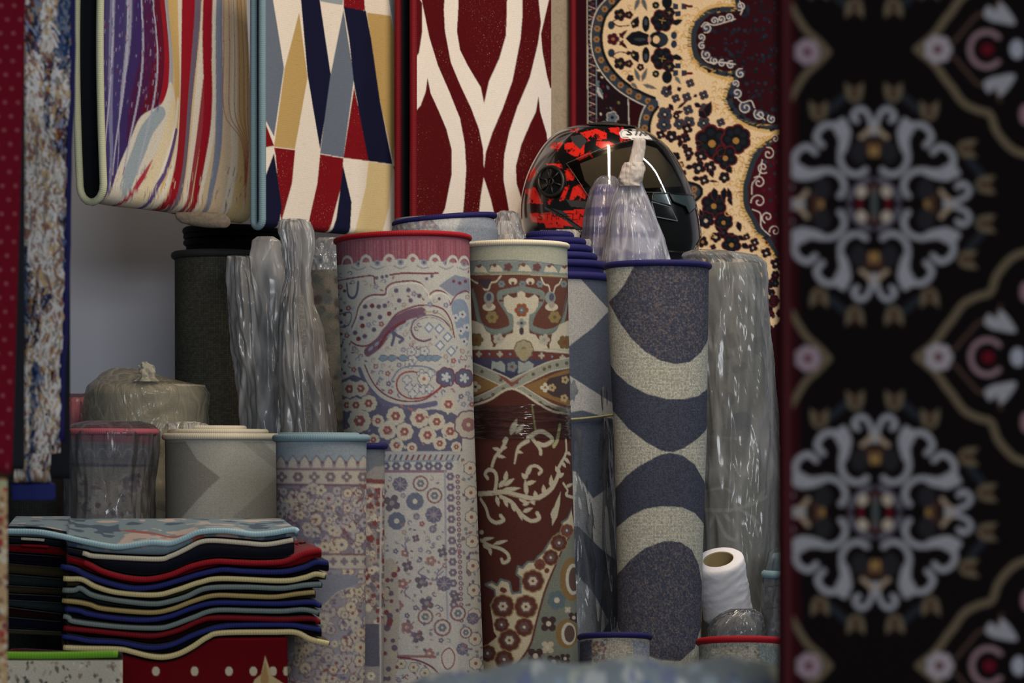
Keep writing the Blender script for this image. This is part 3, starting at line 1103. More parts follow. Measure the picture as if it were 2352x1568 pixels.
    c.poly([(1142, 858), (1160, 866), (1176, 878), (1196, 866), (1214, 856), (1196, 870), (1176, 888), (1156, 872)], (130, 80, 74))
    c.flower(1092, 888, 12, (200, 190, 170), (96, 60, 50), None, 4)
    c.flower(1252, 890, 11, (206, 200, 186), (150, 110, 90), None, 4)
    for x, y in [(1298, 872), (1296, 914), (1268, 890)]:
        c.flower(x, y, 9, (180, 160, 120), (90, 80, 90), None, 5)
    # brick field with ivory branches
    c.poly([(1060, 930), (1110, 918), (1174, 892), (1240, 924), (1290, 946), (1320, 958), (1330, 1600), (1060, 1600)], (84, 46, 41))
    c.line([(1312, 952), (1270, 944), (1236, 926), (1176, 892), (1120, 920), (1060, 938)], 5, IV)
    SV = (190, 184, 164)
    c.line([(1222, 930), (1226, 960), (1230, 988)], 4, (140, 140, 96))
    c.leaf(1172, 1000, 1188, 960, 15, SV)
    c.leaf(1184, 996, 1204, 972, 12, SV)
    c.line([(1214, 1004), (1240, 990), (1262, 1000), (1268, 1012), (1250, 1022), (1236, 1018)], 10, SV)
    c.line([(1222, 1006), (1240, 1030), (1242, 1042)], 8, SV)
    c.line([(1286, 976), (1280, 1010), (1272, 1024)], 10, (170, 170, 130))
    c.line([(1300, 1010), (1300, 1040), (1284, 1072)], 9, SV)
    for a, b in (((1300, 1036), (1312, 1046)), ((1296, 1050), (1310, 1066)), ((1290, 1060), (1300, 1074))):
        c.leaf(*a, *b, 8, SV)
    c.line([(1212, 1012), (1196, 1022), (1188, 1034), (1182, 1064)], 10, SV, True, False, 4)
    c.leaf(1186, 1036, 1202, 1040, 8, SV)
    c.line([(1164, 1008), (1152, 1032), (1138, 1048), (1130, 1070)], 8, SV)
    for a, b in (((1150, 1034), (1130, 1028)), ((1140, 1046), (1162, 1050)), ((1150, 1030), (1166, 1026)), ((1156, 1020), (1162, 1002))):
        c.leaf(*a, *b, 9, SV)
    # main spray
    c.line([(1100, 1134), (1130, 1132), (1160, 1130), (1200, 1140), (1232, 1144), (1262, 1126), (1276, 1106), (1284, 1084)], 11, SV)
    c.line([(1136, 1130), (1140, 1108), (1138, 1086), (1124, 1078), (1114, 1088), (1120, 1098)], 9, SV)
    for a, b in (((1146, 1120), (1160, 1100)), ((1156, 1116), (1182, 1098)), ((1160, 1106), (1164, 1080)), ((1150, 1126), (1198, 1120)), ((1210, 1140), (1206, 1098)), ((1206, 1112), (1232, 1104)), ((1210, 1100), (1198, 1086)), ((1208, 1092), (1222, 1070)), ((1232, 1146), (1228, 1126)), ((1250, 1136), (1248, 1112)), ((1266, 1120), (1266, 1090)), ((1280, 1096), (1296, 1086)), ((1284, 1086), (1276, 1070)), ((1190, 1140), (1214, 1158)), ((1220, 1146), (1228, 1160))):
        c.leaf(*a, *b, 11, SV)
    c.line([(1208, 1096), (1216, 1074), (1232, 1070), (1244, 1080), (1238, 1088)], 7, SV)
    c.line([(1150, 1140), (1176, 1154), (1196, 1180), (1220, 1196), (1238, 1190), (1234, 1178)], 9, SV)
    for a, b in (((1158, 1142), (1166, 1166)), ((1176, 1152), (1182, 1176)), ((1188, 1164), (1200, 1196)), ((1200, 1176), (1224, 1166)), ((1200, 1160), (1218, 1152)), ((1140, 1138), (1146, 1164))):
        c.leaf(*a, *b, 10, SV)
    c.line([(1104, 1146), (1116, 1166), (1124, 1190), (1140, 1200), (1156, 1194), (1150, 1184)], 9, SV)
    c.leaf(1268, 1208, 1288, 1128, 13, SV)
    c.leaf(1266, 1190, 1276, 1160, 9, SV)
    c.line([(1294, 1110), (1304, 1126), (1300, 1136), (1316, 1142)], 7, SV)
    c.leaf(1300, 1118, 1316, 1110, 8, SV)
    c.line([(1104, 1240), (1124, 1252), (1150, 1260), (1166, 1272), (1168, 1286), (1156, 1292), (1152, 1284)], 8, SV)
    for a, b in (((1104, 1240), (1136, 1234)), ((1132, 1250), (1168, 1240)), ((1124, 1256), (1128, 1276)), ((1108, 1250), (1126, 1262))):
        c.leaf(*a, *b, 9, SV)
    c.disc(1106, 1222, 5, SV)
    c.line([(1130, 1134), (1170, 1136), (1210, 1148), (1240, 1148)], 1.6, (140, 120, 100))
    # ivory flowered band running down to the left
    band = [(1312, 1168), (1304, 1190), (1290, 1200), (1296, 1216), (1280, 1226), (1262, 1244), (1248, 1268), (1236, 1278), (1228, 1290), (1212, 1290), (1200, 1304), (1190, 1300), (1186, 1318), (1196, 1326), (1196, 1360), (1176, 1362), (1170, 1336), (1150, 1330), (1142, 1344), (1130, 1336), (1114, 1342), (1136, 1354), (1138, 1370), (1126, 1390), (1132, 1430), (1134, 1450), (1142, 1462), (1110, 1488), (1110, 1600), (1170, 1600), (1190, 1525), (1215, 1490), (1228, 1440), (1240, 1392), (1252, 1350), (1272, 1304), (1296, 1250), (1320, 1215)]
    c.poly(band, (202, 192, 166))
    c.line(band[:24], 5, (104, 116, 118), False)
    low = [(1110, 1600), (1170, 1600), (1190, 1525), (1215, 1490), (1228, 1440), (1240, 1392), (1252, 1350), (1272, 1304), (1296, 1250), (1330, 1205), (1340, 1600)]
    c.poly(low[1:], (124, 130, 120))
    c.line([(1172, 1545), (1196, 1515), (1218, 1480), (1230, 1436), (1242, 1390), (1254, 1350), (1274, 1302), (1298, 1248), (1320, 1214)], 5, (96, 54, 52))
    for x, y, r in [(1224, 1334, 24), (1155, 1392, 25), (1208, 1393, 25), (1170, 1470, 24), (1265, 1280, 17), (1284, 1246, 18), (1302, 1218, 14), (1240, 1296, 12), (1204, 1440, 20), (1158, 1514, 20), (1120, 1500, 18), (1152, 1434, 16)]:
        c.flower(x, y, r, (98, 58, 50) if r > 15 else (120, 70, 60), None, (150, 130, 100), 8)
        c.flower(x, y, r * .6, (104, 84, 84), (206, 198, 180), None, 6)
        if r > 22:
            c.flower(x, y, r * .42, (200, 190, 170), (90, 60, 60), None, 6)
    for x, y in [(1240, 1298), (1256, 1310), (1158, 1356), (1154, 1354)]:
        c.disc(x, y, 6, (110, 64, 56))
    for x, y, r, k in [(1279, 1378, 22, 0), (1260, 1432, 20, 1), (1258, 1486, 16, 2), (1304, 1400, 8, 2), (1230, 1506, 20, 1), (1272, 1520, 18, 1), (1318, 1418, 14, 1), (1298, 1512, 13, 1)]:
        c.flower(x, y, r, [(98, 116, 124), (70, 56, 56), (188, 180, 160)][k], (206, 196, 180), None, [6, 4, 4][k], .8)
    for x, y in [(1312, 1330), (1302, 1455)]:
        c.disc(x, y, 26, (138, 112, 74), 50 if y < 1400 else 34)
        c.disc(x + 4, y, 17, (200, 196, 182), 36 if y < 1400 else 26)
        c.disc(x + 6, y, 12, (96, 76, 70), 28 if y < 1400 else 20)


roll('rolled_rug', 'brick red and grey green rug roll with cream bound edge', 'rug', [(566, 1072, 1303), (950, 1080, 1310), (1568, 1102, 1330)], 5.16, M['weave_fine'], M['ivory'], paint_cream_roll, (170, 174, 160))
# cling film band round it
_t = bpy.data.objects['rolled_rug.001']
_L = Lathe([(930, 1079, 1310), (1008, 1081, 1312)], 5.16)
_L.mesh('film_band', plastic_mat('cling_film', haze=0.02, tint=(.97,.97,.97), bump=0.4, scale=6, stretch=6.0, rough=0.12, gloss=0.8), _t, step=5, warp=lambda y, t: 1.2 + 0.8 * np.sin(y * .9 + np.sin(t * 2)), full=True)


# ---- telescoped roll with stepped blue edges
def paint_stepped(c):
    DB, WL = (80, 88, 106), (172, 174, 176)
    c.poly([(1140, 600), (1420, 600), (1440, 1620), (1140, 1620)], DB)
    c.poly([(1240, 632), (1326, 632), (1399, 712), (1362, 752), (1300, 800), (1240, 720)], WL)
    g = lambda pts: [(758 + x * .7236, 920 + y * .7236) for x, y in pts]
    for pts in ([(640, -60), (760, -80), (900, 10), (900, 60), (800, 30), (640, 60)], [(640, 190), (780, 225), (835, 310), (905, 260), (905, 505), (860, 470), (790, 400), (640, 380)],
                [(640, 480), (770, 540), (830, 600), (885, 700), (850, 760), (640, 760)], [(920, 700), (960, 820), (800, 900), (860, 780)]):
        c.poly(g(pts), WL)


t, L = roll('rolled_rug', 'blue and white rug roll with telescoped stepped navy edges, tied in a clear bag', 'rug', [(640, 1150, 1400), (1000, 1158, 1408), (1568, 1172, 1424)], 5.38, M['weave'], M['navy'], paint_stepped, (80, 88, 106), brad=9)
for i, (y, xr, xl) in enumerate([(611, 1386, 1168), (592, 1364, 1184), (574, 1352, 1196), (557, 1338, 1206), (542, 1310, 1216)]):
    S = Lathe([(y, xl, xr), (y + 40, xl, xr)], 5.38)
    S.mesh('wound_layer', M['navy'], t, step=6, full=True)
    S.ring('binding', y, 9, M['navy'], t)
S.spiral('layer_end', 541, M['navy'], t, turns=3, drop=3)
PL = plastic_mat('clear_polythene', haze=0.13, bump=.5, scale=7)
PLG = plastic_mat('grey_polythene', haze=0.60, hcol=(204, 205, 208), bump=.5, scale=6, stretch=.22, rough=.2)
PLE = plastic_mat('clear_grey_sleeve', haze=0.32, hcol=(206, 210, 216), bump=.5, scale=5, stretch=.3, rough=.18)
PLM = plastic_mat('milky_polythene', haze=0.42, hcol=(196, 198, 204), bump=0.5)
PLW = plastic_mat('white_polythene', haze=0.75, hcol=(226, 224, 222), bump=0.8, gloss=0.6)
wrap(L, t, [(700, 1150, 1345), (760, 1146, 1372), (840, 1144, 1394), (900, 1144, 1404), (950, 1150, 1402), (962, 1154, 1406), (1000, 1146, 1412), (1200, 1150, 1418), (1460, 1160, 1426), (1700, 1166, 1428)], PL, seed=3, amp=6, pleat=6)
th = np.linspace(-math.pi, math.pi, 60, endpoint=False)
tube('string', Lathe([(955, 1149, 1409), (975, 1149, 1409)], 5.38).pos(961 - 4 * np.sin(th) + 5 * np.cos(2 * th), th, 3), 0.0028, plain_mat('jute_string', (150, 146, 104), 0.9, noise=.3, scale=200), t, n=6, closed=True)


# ---- blue circle roll
def paint_circles(c):
    NB, CR = (74, 78, 95), (190, 190, 178)
    c.poly([(1370, 590), (1650, 590), (1650, 1620), (1370, 1620)], CR)
    q = lambda pts: [(1380 + x / 3.136, 560 + y / 3.136) for x, y in pts]
    r = lambda pts: [(1380 + x / 2.97, 1040 + y / 2.97) for x, y in pts]
    d1 = q([(255, 130), (170, 290), (110, 370), (60, 420), (100, 500), (140, 570), (220, 680), (320, 775), (430, 840), (540, 866), (640, 850), (720, 780), (765, 700), (795, 600), (810, 130)])
    d2 = q([(20, 820), (65, 860), (110, 930), (200, 1010), (330, 1080), (470, 1115), (600, 1116), (700, 1095), (765, 1040), (790, 1300), (755, 1340), (700, 1400), (600, 1470), (520, 1500), (440, 1490), (330, 1430), (200, 1330), (80, 1190), (20, 1150)])
    d3 = r([(60, 280), (100, 245), (170, 160), (260, 90), (400, 14), (470, -2), (560, 18), (640, 80), (690, 170), (730, 260), (730, 500), (690, 470), (640, 410), (550, 370), (420, 363), (300, 382), (200, 432), (130, 492), (60, 540)])
    d4 = r([(60, 900), (140, 800), (200, 730), (300, 650), (430, 600), (540, 605), (620, 660), (665, 760), (690, 900), (690, 1150), (640, 1330), (540, 1420), (400, 1412), (250, 1360), (150, 1240), (60, 1120)])
    for d in (d1, d2, d3, d4):
        c.poly(d, NB)
    rs = np.random.RandomState(5)      # mixed yarn: brownish and blue knots in the dark shapes
    n = rs.rand(c.h // 3 + 2, c.w // 3 + 2)
    n = np.repeat(np.repeat(n, 3, 0), 3, 1)[:c.h, :c.w]
    dark = c.a[:, :, 0] < lin((130, 0, 0))[0]
    yy = np.arange(c.h)[:, None] + c.y0
    mix = dark & (n > 0.72) & ((yy < 830) | (yy > 1230))
    c.a[mix] = lin((112, 105, 108))
    c.a[dark & (n < 0.12)] = lin((72, 76, 100))


roll('rolled_rug', 'cream rug roll with large navy blue overlapping circles and navy edge', 'rug', [(612, 1392, 1628), (1000, 1410, 1623), (1300, 1418, 1613), (1568, 1420, 1605)], 5.0, M['weave_coarse'], M['navy'], paint_circles, (190, 190, 178), brad=7.5)


# ---- roll behind with a navy rim
def paint_rim(c):
    c.poly([(880, 480), (1160, 480), (1160, 700), (880, 700)], (150, 156, 166))
    rs = random.Random(4)
    for i in range(160):
        x, y = rs.uniform(895, 1000), rs.uniform(500, 560)
        c.disc(x, y, rs.uniform(2, 5), rs.choice([(190, 184, 176), (150, 120, 128), (130, 140, 156), (180, 176, 180)]))
    c.line([(985, 498), (1030, 540)], 5, (110, 110, 136), False)
    c.poly([(985, 496), (1060, 500), (1040, 540), (1028, 545)], (182, 186, 190))
    c.poly([(1040, 545), (1070, 505), (1140, 500), (1150, 560), (1040, 560)], (134, 142, 156))


roll('rolled_rug', 'grey blue patterned rug roll with navy rim behind the red edged roll', 'rug', [(505, 906, 1136), (530, 900, 1144), (1568, 910, 1146)], 5.45, M['weave'], M['navy'], paint_rim, (140, 146, 158), step=3, sag=lambda t: 0.01 * np.sin(t - .3))

# ------------------------------------------------------------------ rolls on the left and low in front
def paint_zigzag(c):
    A, B = (176, 176, 168), (140, 138, 130)
    c.poly([(370, 980), (650, 980), (650, 1620), (370, 1620)], A)
    c.poly([(370, 1012), (426, 1012), (454, 1056), (506, 1096), (470, 1130), (426, 1180), (370, 1250)], B)
    c.poly([(552, 1012), (640, 1085), (640, 1040), (600, 1012)], (160, 160, 152))
    c.poly([(640, 1085), (610, 1120), (536, 1186), (520, 1240), (640, 1240)], (160, 160, 152))
    c.poly([(640, 1010), (600, 1010), (640, 1050)], (184, 184, 176))
    c.poly([(500, 1280), (640, 1180), (640, 1300)], B)


t, L = roll('rolled_rug', 'ivory rug roll with grey zigzag back and cream edge', 'rug', [(1003, 380, 638), (1568, 384, 640)], 5.35, M['weave_fine'], M['ivory'], paint_zigzag, (176, 176, 168), step=3, brad=8)
for k, (xl, xr, y) in enumerate([(392, 610, 992), (415, 560, 984)]):
    S = Lathe([(y, xl, xr), (y + 30, xl, xr)], 5.37)
    S.mesh('wound_layer', M['ivory'], t, step=6, full=True, warp=lambda y, t: 2 * np.sin(5 * t))
    S.ring('binding', y, 7, M['ivory'], t)
S.spiral('layer_end', 985, M['ivory'], t, turns=3, drop=3)
S = Lathe([(968, 395, 450), (972, 384, 470), (980, 378, 482), (986, 378, 490)], 5.33, .6)
S.mesh('loose_plastic', PLW, t, step=5, full=True, warp=lambda y, t: 5 * vnoise(t * 3, y / 9.0, 2))


def paint_lightblue(c):
    G1, G2, MV, RB, CRM = (160, 166, 172), (190, 188, 184), (104, 100, 126), (128, 88, 94), (188, 182, 172)
    c.poly([(620, 990), (860, 990), (860, 1620), (620, 1620)], (150, 148, 156))
    c.poly([(620, 990), (860, 990), (860, 1062), (620, 1060)], (148, 160, 170))
    for i in range(9):
        x = 646 + i * 27
        c.poly([(x - 11, 1074), (x - 9, 1060), (x, 1048), (x + 9, 1060), (x + 11, 1074)], CRM)
        c.line([(x - 11, 1070), (x - 9, 1058), (x, 1046), (x + 9, 1058), (x + 11, 1070)], 2, MV)
        c.disc(x + 13, 1062, 4, RB)
    c.line([(620, 1077), (860, 1079)], 3, RB, False)
    c.poly([(620, 1079), (860, 1081), (860, 1112), (620, 1109)], CRM)
    for i in range(7):
        c.flower(648 + i * 37, 1095, 12, (126, 112, 122), (196, 190, 178), None, 6 if i % 2 else 4)
    c.line([(620, 1112), (860, 1115)], 5, (122, 92, 104), False)
    rs = random.Random(8)
    for y0, y1, g in ((1116, 1270, (134, 128, 142)), (1306, 1620, (150, 148, 160))):
        c.poly([(620, y0), (860, y0 + 2), (860, y1), (620, y1)], g)
        for i in range(250 if y0 < 1200 else 420):
            x, y = rs.uniform(628, 850), rs.uniform(y0 + 4, y1 - 4)
            k = rs.random()
            if k < .4:
                c.flower(x, y, rs.uniform(8, 15), rs.choice([CRM, (200, 190, 170), (176, 170, 172)]), rs.choice([RB, MV, (130, 120, 120)]), rs.choice([MV, RB, None]), rs.choice([5, 6, 8]))
            elif k < .8:
                c.leaf(x, y, x + rs.uniform(-20, 20), y + rs.uniform(-16, 16), rs.uniform(5, 10), rs.choice([CRM, MV, RB, (180, 176, 180), (120, 110, 120)]))
            else:
                c.curl(x, y, rs.uniform(7, 13), rs.uniform(0, 6), .8, 3, rs.choice([RB, MV, CRM]))
    c.line([(620, 1271), (860, 1273)], 4, RB, False)
    c.poly([(620, 1274), (860, 1276), (860, 1305), (620, 1303)], CRM)
    for i in range(9):
        c.flower(640 + i * 25, 1289, 9, (128, 116, 128), None, None, 4)
    c.line([(620, 1305), (860, 1307)], 2.5, (126, 120, 140), False)
    c.line([(745, 1390), (775, 1360), (800, 1350), (820, 1352)], 3, CRM)
    c.soften(2)
    c.poly([(700, 1320), (800, 1318), (830, 1330), (810, 1345), (770, 1360), (740, 1392), (700, 1400)], (134, 138, 154))


t, L = roll('rolled_rug', 'mauve floral rug roll with pale blue bound edge', 'rug', [(1006, 634, 842), (1568, 640, 838)], 4.75, M['weave_fine'], M['slate'], paint_lightblue, (150, 148, 156), step=2.5, brad=9)
S = Lathe([(1000, 645, 820), (1030, 645, 820)], 4.77)
S.mesh('wound_layer', M['slate'], t, step=6, full=True)
S.ring('binding', 1000, 7, M['slate'], t)


def paint_narrow(c):
    rs = random.Random(3)
    c.poly([(800, 1000), (900, 1000), (900, 1620), (800, 1620)], (150, 146, 146))
    c.poly([(800, 1020), (900, 1020), (900, 1066), (860, 1072), (840, 1088), (800, 1084)], (112, 118, 128))
    c.poly([(838, 1098), (890, 1102), (890, 1112), (838, 1108)], (124, 74, 76))
    c.poly([(838, 1112), (890, 1112), (890, 1120), (838, 1119)], (196, 188, 174))
    for i in range(170):
        x, y = rs.uniform(838, 890), rs.uniform(1124, 1430)
        c.flower(x, y, rs.uniform(5, 10), rs.choice([(200, 192, 176), (126, 70, 70), (116, 110, 120), (170, 160, 150)]), rs.choice([None, (130, 80, 80)]), None, 5)
    c.poly([(838, 1432), (870, 1432), (872, 1530), (838, 1530)], (92, 92, 108))
    c.line([(876, 1120), (874, 1300), (874, 1568)], 7, (180, 182, 186), False)
    c.flower(852, 1552, 10, (200, 196, 180), (120, 110, 80), None, 6)


roll('rolled_rug', 'narrow rug roll with short navy edge beside the pale blue edged roll', 'rug', [(1024, 810, 884), (1568, 806, 881)], 4.845, M['weave_fine'], M['navy'], paint_narrow, (150, 146, 146), step=2.5, brad=8)


def paint_pinkroll(c):
    rs = random.Random(13)
    c.poly([(120, 960), (400, 960), (400, 1620), (120, 1620)], (130, 126, 130))
    c.poly([(120, 960), (400, 960), (400, 1022), (120, 1010)], (150, 96, 110))
    c.poly([(120, 1018), (400, 1024), (400, 1060), (120, 1056)], (124, 122, 128))
    for i in range(7):
        x = 175 + i * 30
        c.line([(x - 13, 1048), (x - 8, 1036), (x, 1030), (x + 8, 1036), (x + 13, 1048)], 3, (160, 158, 160))
    c.line([(120, 1064), (400, 1070)], 4, (90, 86, 100), False)
    c.poly([(165, 1068), (400, 1072), (400, 1620), (165, 1620)], (152, 144, 136))
    c.line([(166, 1620), (166, 1068), (340, 1070), (340, 1620)], 6, (92, 88, 104), False)
    for i in range(70):
        x, y = rs.uniform(175, 335), rs.uniform(1085, 1260)
        c.leaf(x, y, x + rs.uniform(-26, 26), y + rs.uniform(-18, 18), rs.uniform(6, 14), rs.choice([(100, 92, 104), (120, 84, 88), (176, 168, 160), (110, 106, 116)]))
    c.flower(225, 1160, 22, (176, 168, 160), (120, 90, 92), None, 6)
    c.flower(300, 1110, 20, (110, 100, 112), (170, 160, 150), None, 5)


t, L = roll('wrapped_rug_roll', 'rug roll with pink edge in clear plastic behind the folded rug stack', 'rug', [(992, 146, 358), (1100, 152, 350), (1568, 158, 346)], 5.3, M['weave_dim'] if False else M['weave'], thread_mat('dusty_pink_binding', (176, 96, 112)), paint_pinkroll, (130, 126, 130), step=3, brad=8)
wrap(L, t, [(966, 200, 320), (974, 160, 350), (990, 136, 366), (1040, 138, 364), (1100, 146, 356), (1568, 150, 352)], PL, seed=8, amp=4, pleat=5)

# pink bundle in plastic behind it
t = thing('wrapped_rug_roll', 'small pink rug roll in plastic against the white wall', 'rug')
Lp = Lathe([(912, 150, 196), (922, 128, 208), (975, 118, 216), (1300, 118, 220), (floor_row(5.85), 118, 220)], 5.85)
Lp.mesh('rolled_body', pile_mat('pink_pile', base=(176, 96, 104), noise=.3), t, step=6, caps=True)
wrap(Lp, t, [(903, 150, 200), (914, 126, 212), (975, 114, 222), (1300, 112, 226)], PL, seed=2, amp=5, pleat=6)

# beige bundle in woven plastic with a knotted tuft
t = thing('wrapped_rug_roll', 'beige rug roll in a milky bag with knotted tuft on top', 'rug')
bm = weave_mat('beige_sackcloth', cell=0.006, depth=.25, base=(176, 172, 156), jitter=.15)
Lb = Lathe([(884, 230, 470), (900, 205, 474), (960, 205, 474), (1200, 208, 472), (floor_row(5.7), 210, 470)], 5.7)
Lb.mesh('rolled_body', bm, t, step=6, caps=True)
S = Lathe([(845, 262, 300), (856, 236, 345), (872, 216, 400), (886, 200, 468), (905, 196, 479), (970, 196, 478), (1200, 198, 478)], 5.7)
S.mesh('plastic_wrap', plastic_mat('beige_milky_bag', haze=0.6, hcol=(186, 182, 166), bump=.4, gloss=.4), t, step=5, full=True, warp=lambda y, th: 6 * vnoise(np.sin(th) * 4 + y / 60, np.cos(th) * 4 + y / 30, 4))
S = Lathe([(830, 326, 338), (838, 322, 350), (850, 318, 354), (866, 318, 356), (876, 310, 362)], 5.58, .8)
S.mesh('knot', plastic_mat('knot_plastic', haze=.85, hcol=(205, 204, 190), gloss=.3), t, step=2, full=True, caps=True, warp=lambda y, th: 6 * vnoise(th * 2.5, y / 7.0, 6))

# dark rolls in the corner
DKM = weave_mat('dark_grey_rug_back', cell=0.006, depth=.4, base=(66, 66, 60), jitter=.5)
t, L = roll('rolled_rug', 'dark grey rug roll standing in the corner beside the white wall', 'rug', [(588, 402, 600), (1568, 404, 604)], 5.95, DKM, thread_mat('charcoal_binding', (44, 46, 46)), None, (60, 60, 56), step=5, brad=9)
t, L = roll('rolled_rug', 'black rug roll showing its top above the dark grey roll', 'rug', [(532, 428, 640), (1568, 430, 642)], 6.35, weave_mat('black_rug_back', cell=.006, base=(26, 27, 28)), thread_mat('black_binding', (20, 22, 22)), None, (20, 20, 20), step=5, brad=9)
for k in range(2):
    L.ring('binding', 545 + 14 * k, 7, bpy.data.materials['black_binding'], t)

def paint_mottled(c):
    rs = random.Random(41)
    for i in range(160):
        c.disc(rs.uniform(680, 800), rs.uniform(610, 1010), rs.uniform(3, 12), rs.choice([(92, 96, 92), (112, 110, 104), (84, 92, 96), (120, 112, 106), (76, 70, 70)]))
    c.soften(4)


roll('rolled_rug', 'mottled grey rug roll between the tall necked bag and the red edged roll', 'rug', [(612, 690, 806), (1568, 690, 808)], 5.82, M['weave'], bpy.data.materials['charcoal_binding'], paint_mottled, (104, 104, 100), step=4, brad=6)

# two rolls in grey polythene bags
GR = weave_mat('grey_bagged_rug_back', cell=0.005, depth=.35, base=(124, 126, 126), jitter=.35)
t = thing('wrapped_rug_roll', 'rug roll in a crumpled grey bag, left of the two beside the red edged roll', 'rug')
La = Lathe([(640, 562, 640), (700, 556, 650), (1000, 566, 672), (floor_row(5.58), 566, 672)], 5.58)
La.mesh('rolled_body', GR, t, step=5, caps=True)
wrap(La, t, [(588, 528, 560), (592, 527, 640), (620, 527, 645), (700, 530, 680), (850, 542, 694), (1000, 552, 700), (1300, 554, 700), (2000, 554, 700)], PLG, seed=21, amp=14, pleat=3.2, step=3, ystep=3, top_pleat=5)
S = Lathe([(543, 590, 628), (552, 579, 642), (580, 576, 650), (640, 574, 668), (720, 572, 684), (1000, 580, 704), (1300, 584, 704)], 5.54, .5)
S.mesh('bag_top', PLG, t, step=3, full=True, warp=lambda y, th: 6 * vnoise(th * 2.5, y / 40.0, 16))
t = thing('wrapped_rug_roll', 'rug roll in a grey bag gathered to a tall neck, touching the red edged roll', 'rug')
La = Lathe([(680, 660, 716), (760, 655, 735), (1000, 664, 764), (floor_row(5.42), 666, 766)], 5.42)
La.mesh('rolled_body', GR, t, step=5, caps=True)
wrap(La, t, [(503, 648, 702), (508, 640, 712), (530, 638, 722), (560, 646, 724), (620, 652, 718), (650, 650, 716), (700, 640, 730), (760, 632, 752), (840, 632, 766), (940, 640, 780), (1000, 640, 786), (1300, 650, 800), (2000, 650, 805)], PLG, seed=33, amp=12, pleat=3.4, step=3, ystep=3, depth=.8)
S = Lathe([(545, 735, 770), (556, 718, 790), (585, 722, 800), (620, 720, 806)], 5.46, .6)
S.mesh('bag_top', PLM, t, step=3, full=True, warp=lambda y, th: 7 * vnoise(th * 2.5, y / 14.0, 12))

# ---- right side: roll in a long clear bag with ghostly pattern
def paint_ghost(c):
    rs = random.Random(17)
    c.poly([(1580, 560), (1830, 560), (1830, 1620), (1580, 1620)], (138, 136, 126))
    for i in range(60):
        x, y = rs.uniform(1610, 1790), rs.uniform(780, 1010)
        c.disc(x, y, rs.uniform(8, 22), rs.choice([(104, 104, 106), (136, 132, 122), (110, 108, 104), (128, 126, 120)]))
    for y in (1000, 1120):
        c.line([(1600, y), (1800, y + 14)], 4, (146, 146, 136), False)
    P = (190, 188, 174)
    c.line([(1620, 1170), (1670, 1172), (1720, 1160), (1760, 1140)], 8, P)
    c.line([(1640, 1176), (1655, 1205), (1668, 1230), (1690, 1240), (1694, 1226)], 8, P)
    c.line([(1700, 1170), (1728, 1190), (1740, 1230)], 7, P)
    for a, b in (((1660, 1176), (1680, 1200)), ((1690, 1170), (1686, 1140)), ((1710, 1168), (1730, 1140)), ((1640, 1180), (1630, 1214)), ((1740, 1150), (1760, 1120)), ((1720, 1180), (1745, 1205))):
        c.leaf(*a, *b, 10, P)
    c.line([(1620, 1128), (1660, 1120), (1680, 1130)], 5, P)


t = thing('wrapped_rug_roll', 'tall grey rug roll in a loose clear bag beside the navy circle roll', 'rug')
Le = Lathe([(606, 1616, 1740), (640, 1610, 1750), (1000, 1610, 1766), (1568, 1612, 1766), (floor_row(5.35), 1612, 1766)], 5.35)
cv = Le.canvas((122, 120, 112))
paint_ghost(cv)
cv.soften(3)
Le.mesh('rolled_body', M['weave_fine'], t, cv, step=3, caps=True)
wrap(Le, t, [(574, 1590, 1648), (580, 1572, 1700), (588, 1566, 1738), (604, 1580, 1758), (640, 1588, 1766), (750, 1590, 1772), (900, 1592, 1786), (1100, 1594, 1800), (1300, 1596, 1796), (1470, 1592, 1788), (2000, 1592, 1790)], PLE, seed=44, amp=8, pleat=3.5, step=3, ystep=3, top_pleat=4)

# ---- bag with a twisted knot standing in front of the helmet
def paint_blueband(c):
    c.poly([(1330, 440), (1580, 440), (1580, 1620), (1330, 1620)], (186, 190, 206))
    for y, h in ((470, 18), (520, 26), (570, 30), (640, 40)):
        c.poly([(1330, y), (1420, y - 6), (1460, y + 12), (1580, y), (1580, y + h), (1330, y + h)], (92, 96, 150))


KB = plastic_mat('clear_knotted_bag', haze=0.52, hcol=(222, 222, 236), bump=.5, scale=10, stretch=.25)
t = thing('wrapped_rug_roll', 'blue striped roll in clear bag twisted into a knot before the helmet', 'rug')
Lk = Lathe([(470, 1416, 1452), (500, 1404, 1478), (560, 1394, 1512), (620, 1390, 1526), (900, 1400, 1530), (floor_row(5.53), 1400, 1530)], 5.53, .8)
cv = Lk.canvas((186, 190, 206))
paint_blueband(cv)
cv.soften(4)
Lk.mesh('rolled_body', M['weave'], t, cv, step=4, caps=True)
wrap(Lk, t, [(414, 1424, 1474), (424, 1421, 1476), (450, 1410, 1488), (490, 1398, 1506), (540, 1388, 1528), (600, 1380, 1546), (660, 1386, 1546), (900, 1394, 1540), (2100, 1396, 1540)], KB, seed=5, amp=5, pleat=5, step=2.5, ystep=2.5, depth=.8)
KN = plastic_mat('gathered_knot_plastic', haze=1.35, hcol=(222, 214, 208), gloss=.35, bump=.4)
S = Lathe([(374, 1432, 1478), (380, 1429, 1481), (392, 1425, 1482), (408, 1420, 1478), (420, 1421, 1472), (428, 1424, 1472)], 5.51, .8)
S.mesh('knot', KN, t, step=1.5, full=True, caps=True, warp=lambda y, th: 2.5 * vnoise(th * 2, (y - 8 * np.sin(th)) / 8.0, 3))
S = Lathe([(318, 1456, 1480), (322, 1454, 1484), (340, 1452, 1484), (362, 1446, 1478), (380, 1440, 1474)], 5.51, .6)
S.mesh('bag_tail', KN, t, step=1.5, full=True, caps=True, warp=lambda y, th: 2.0 * vnoise(th * 2, y / 18.0, 8))
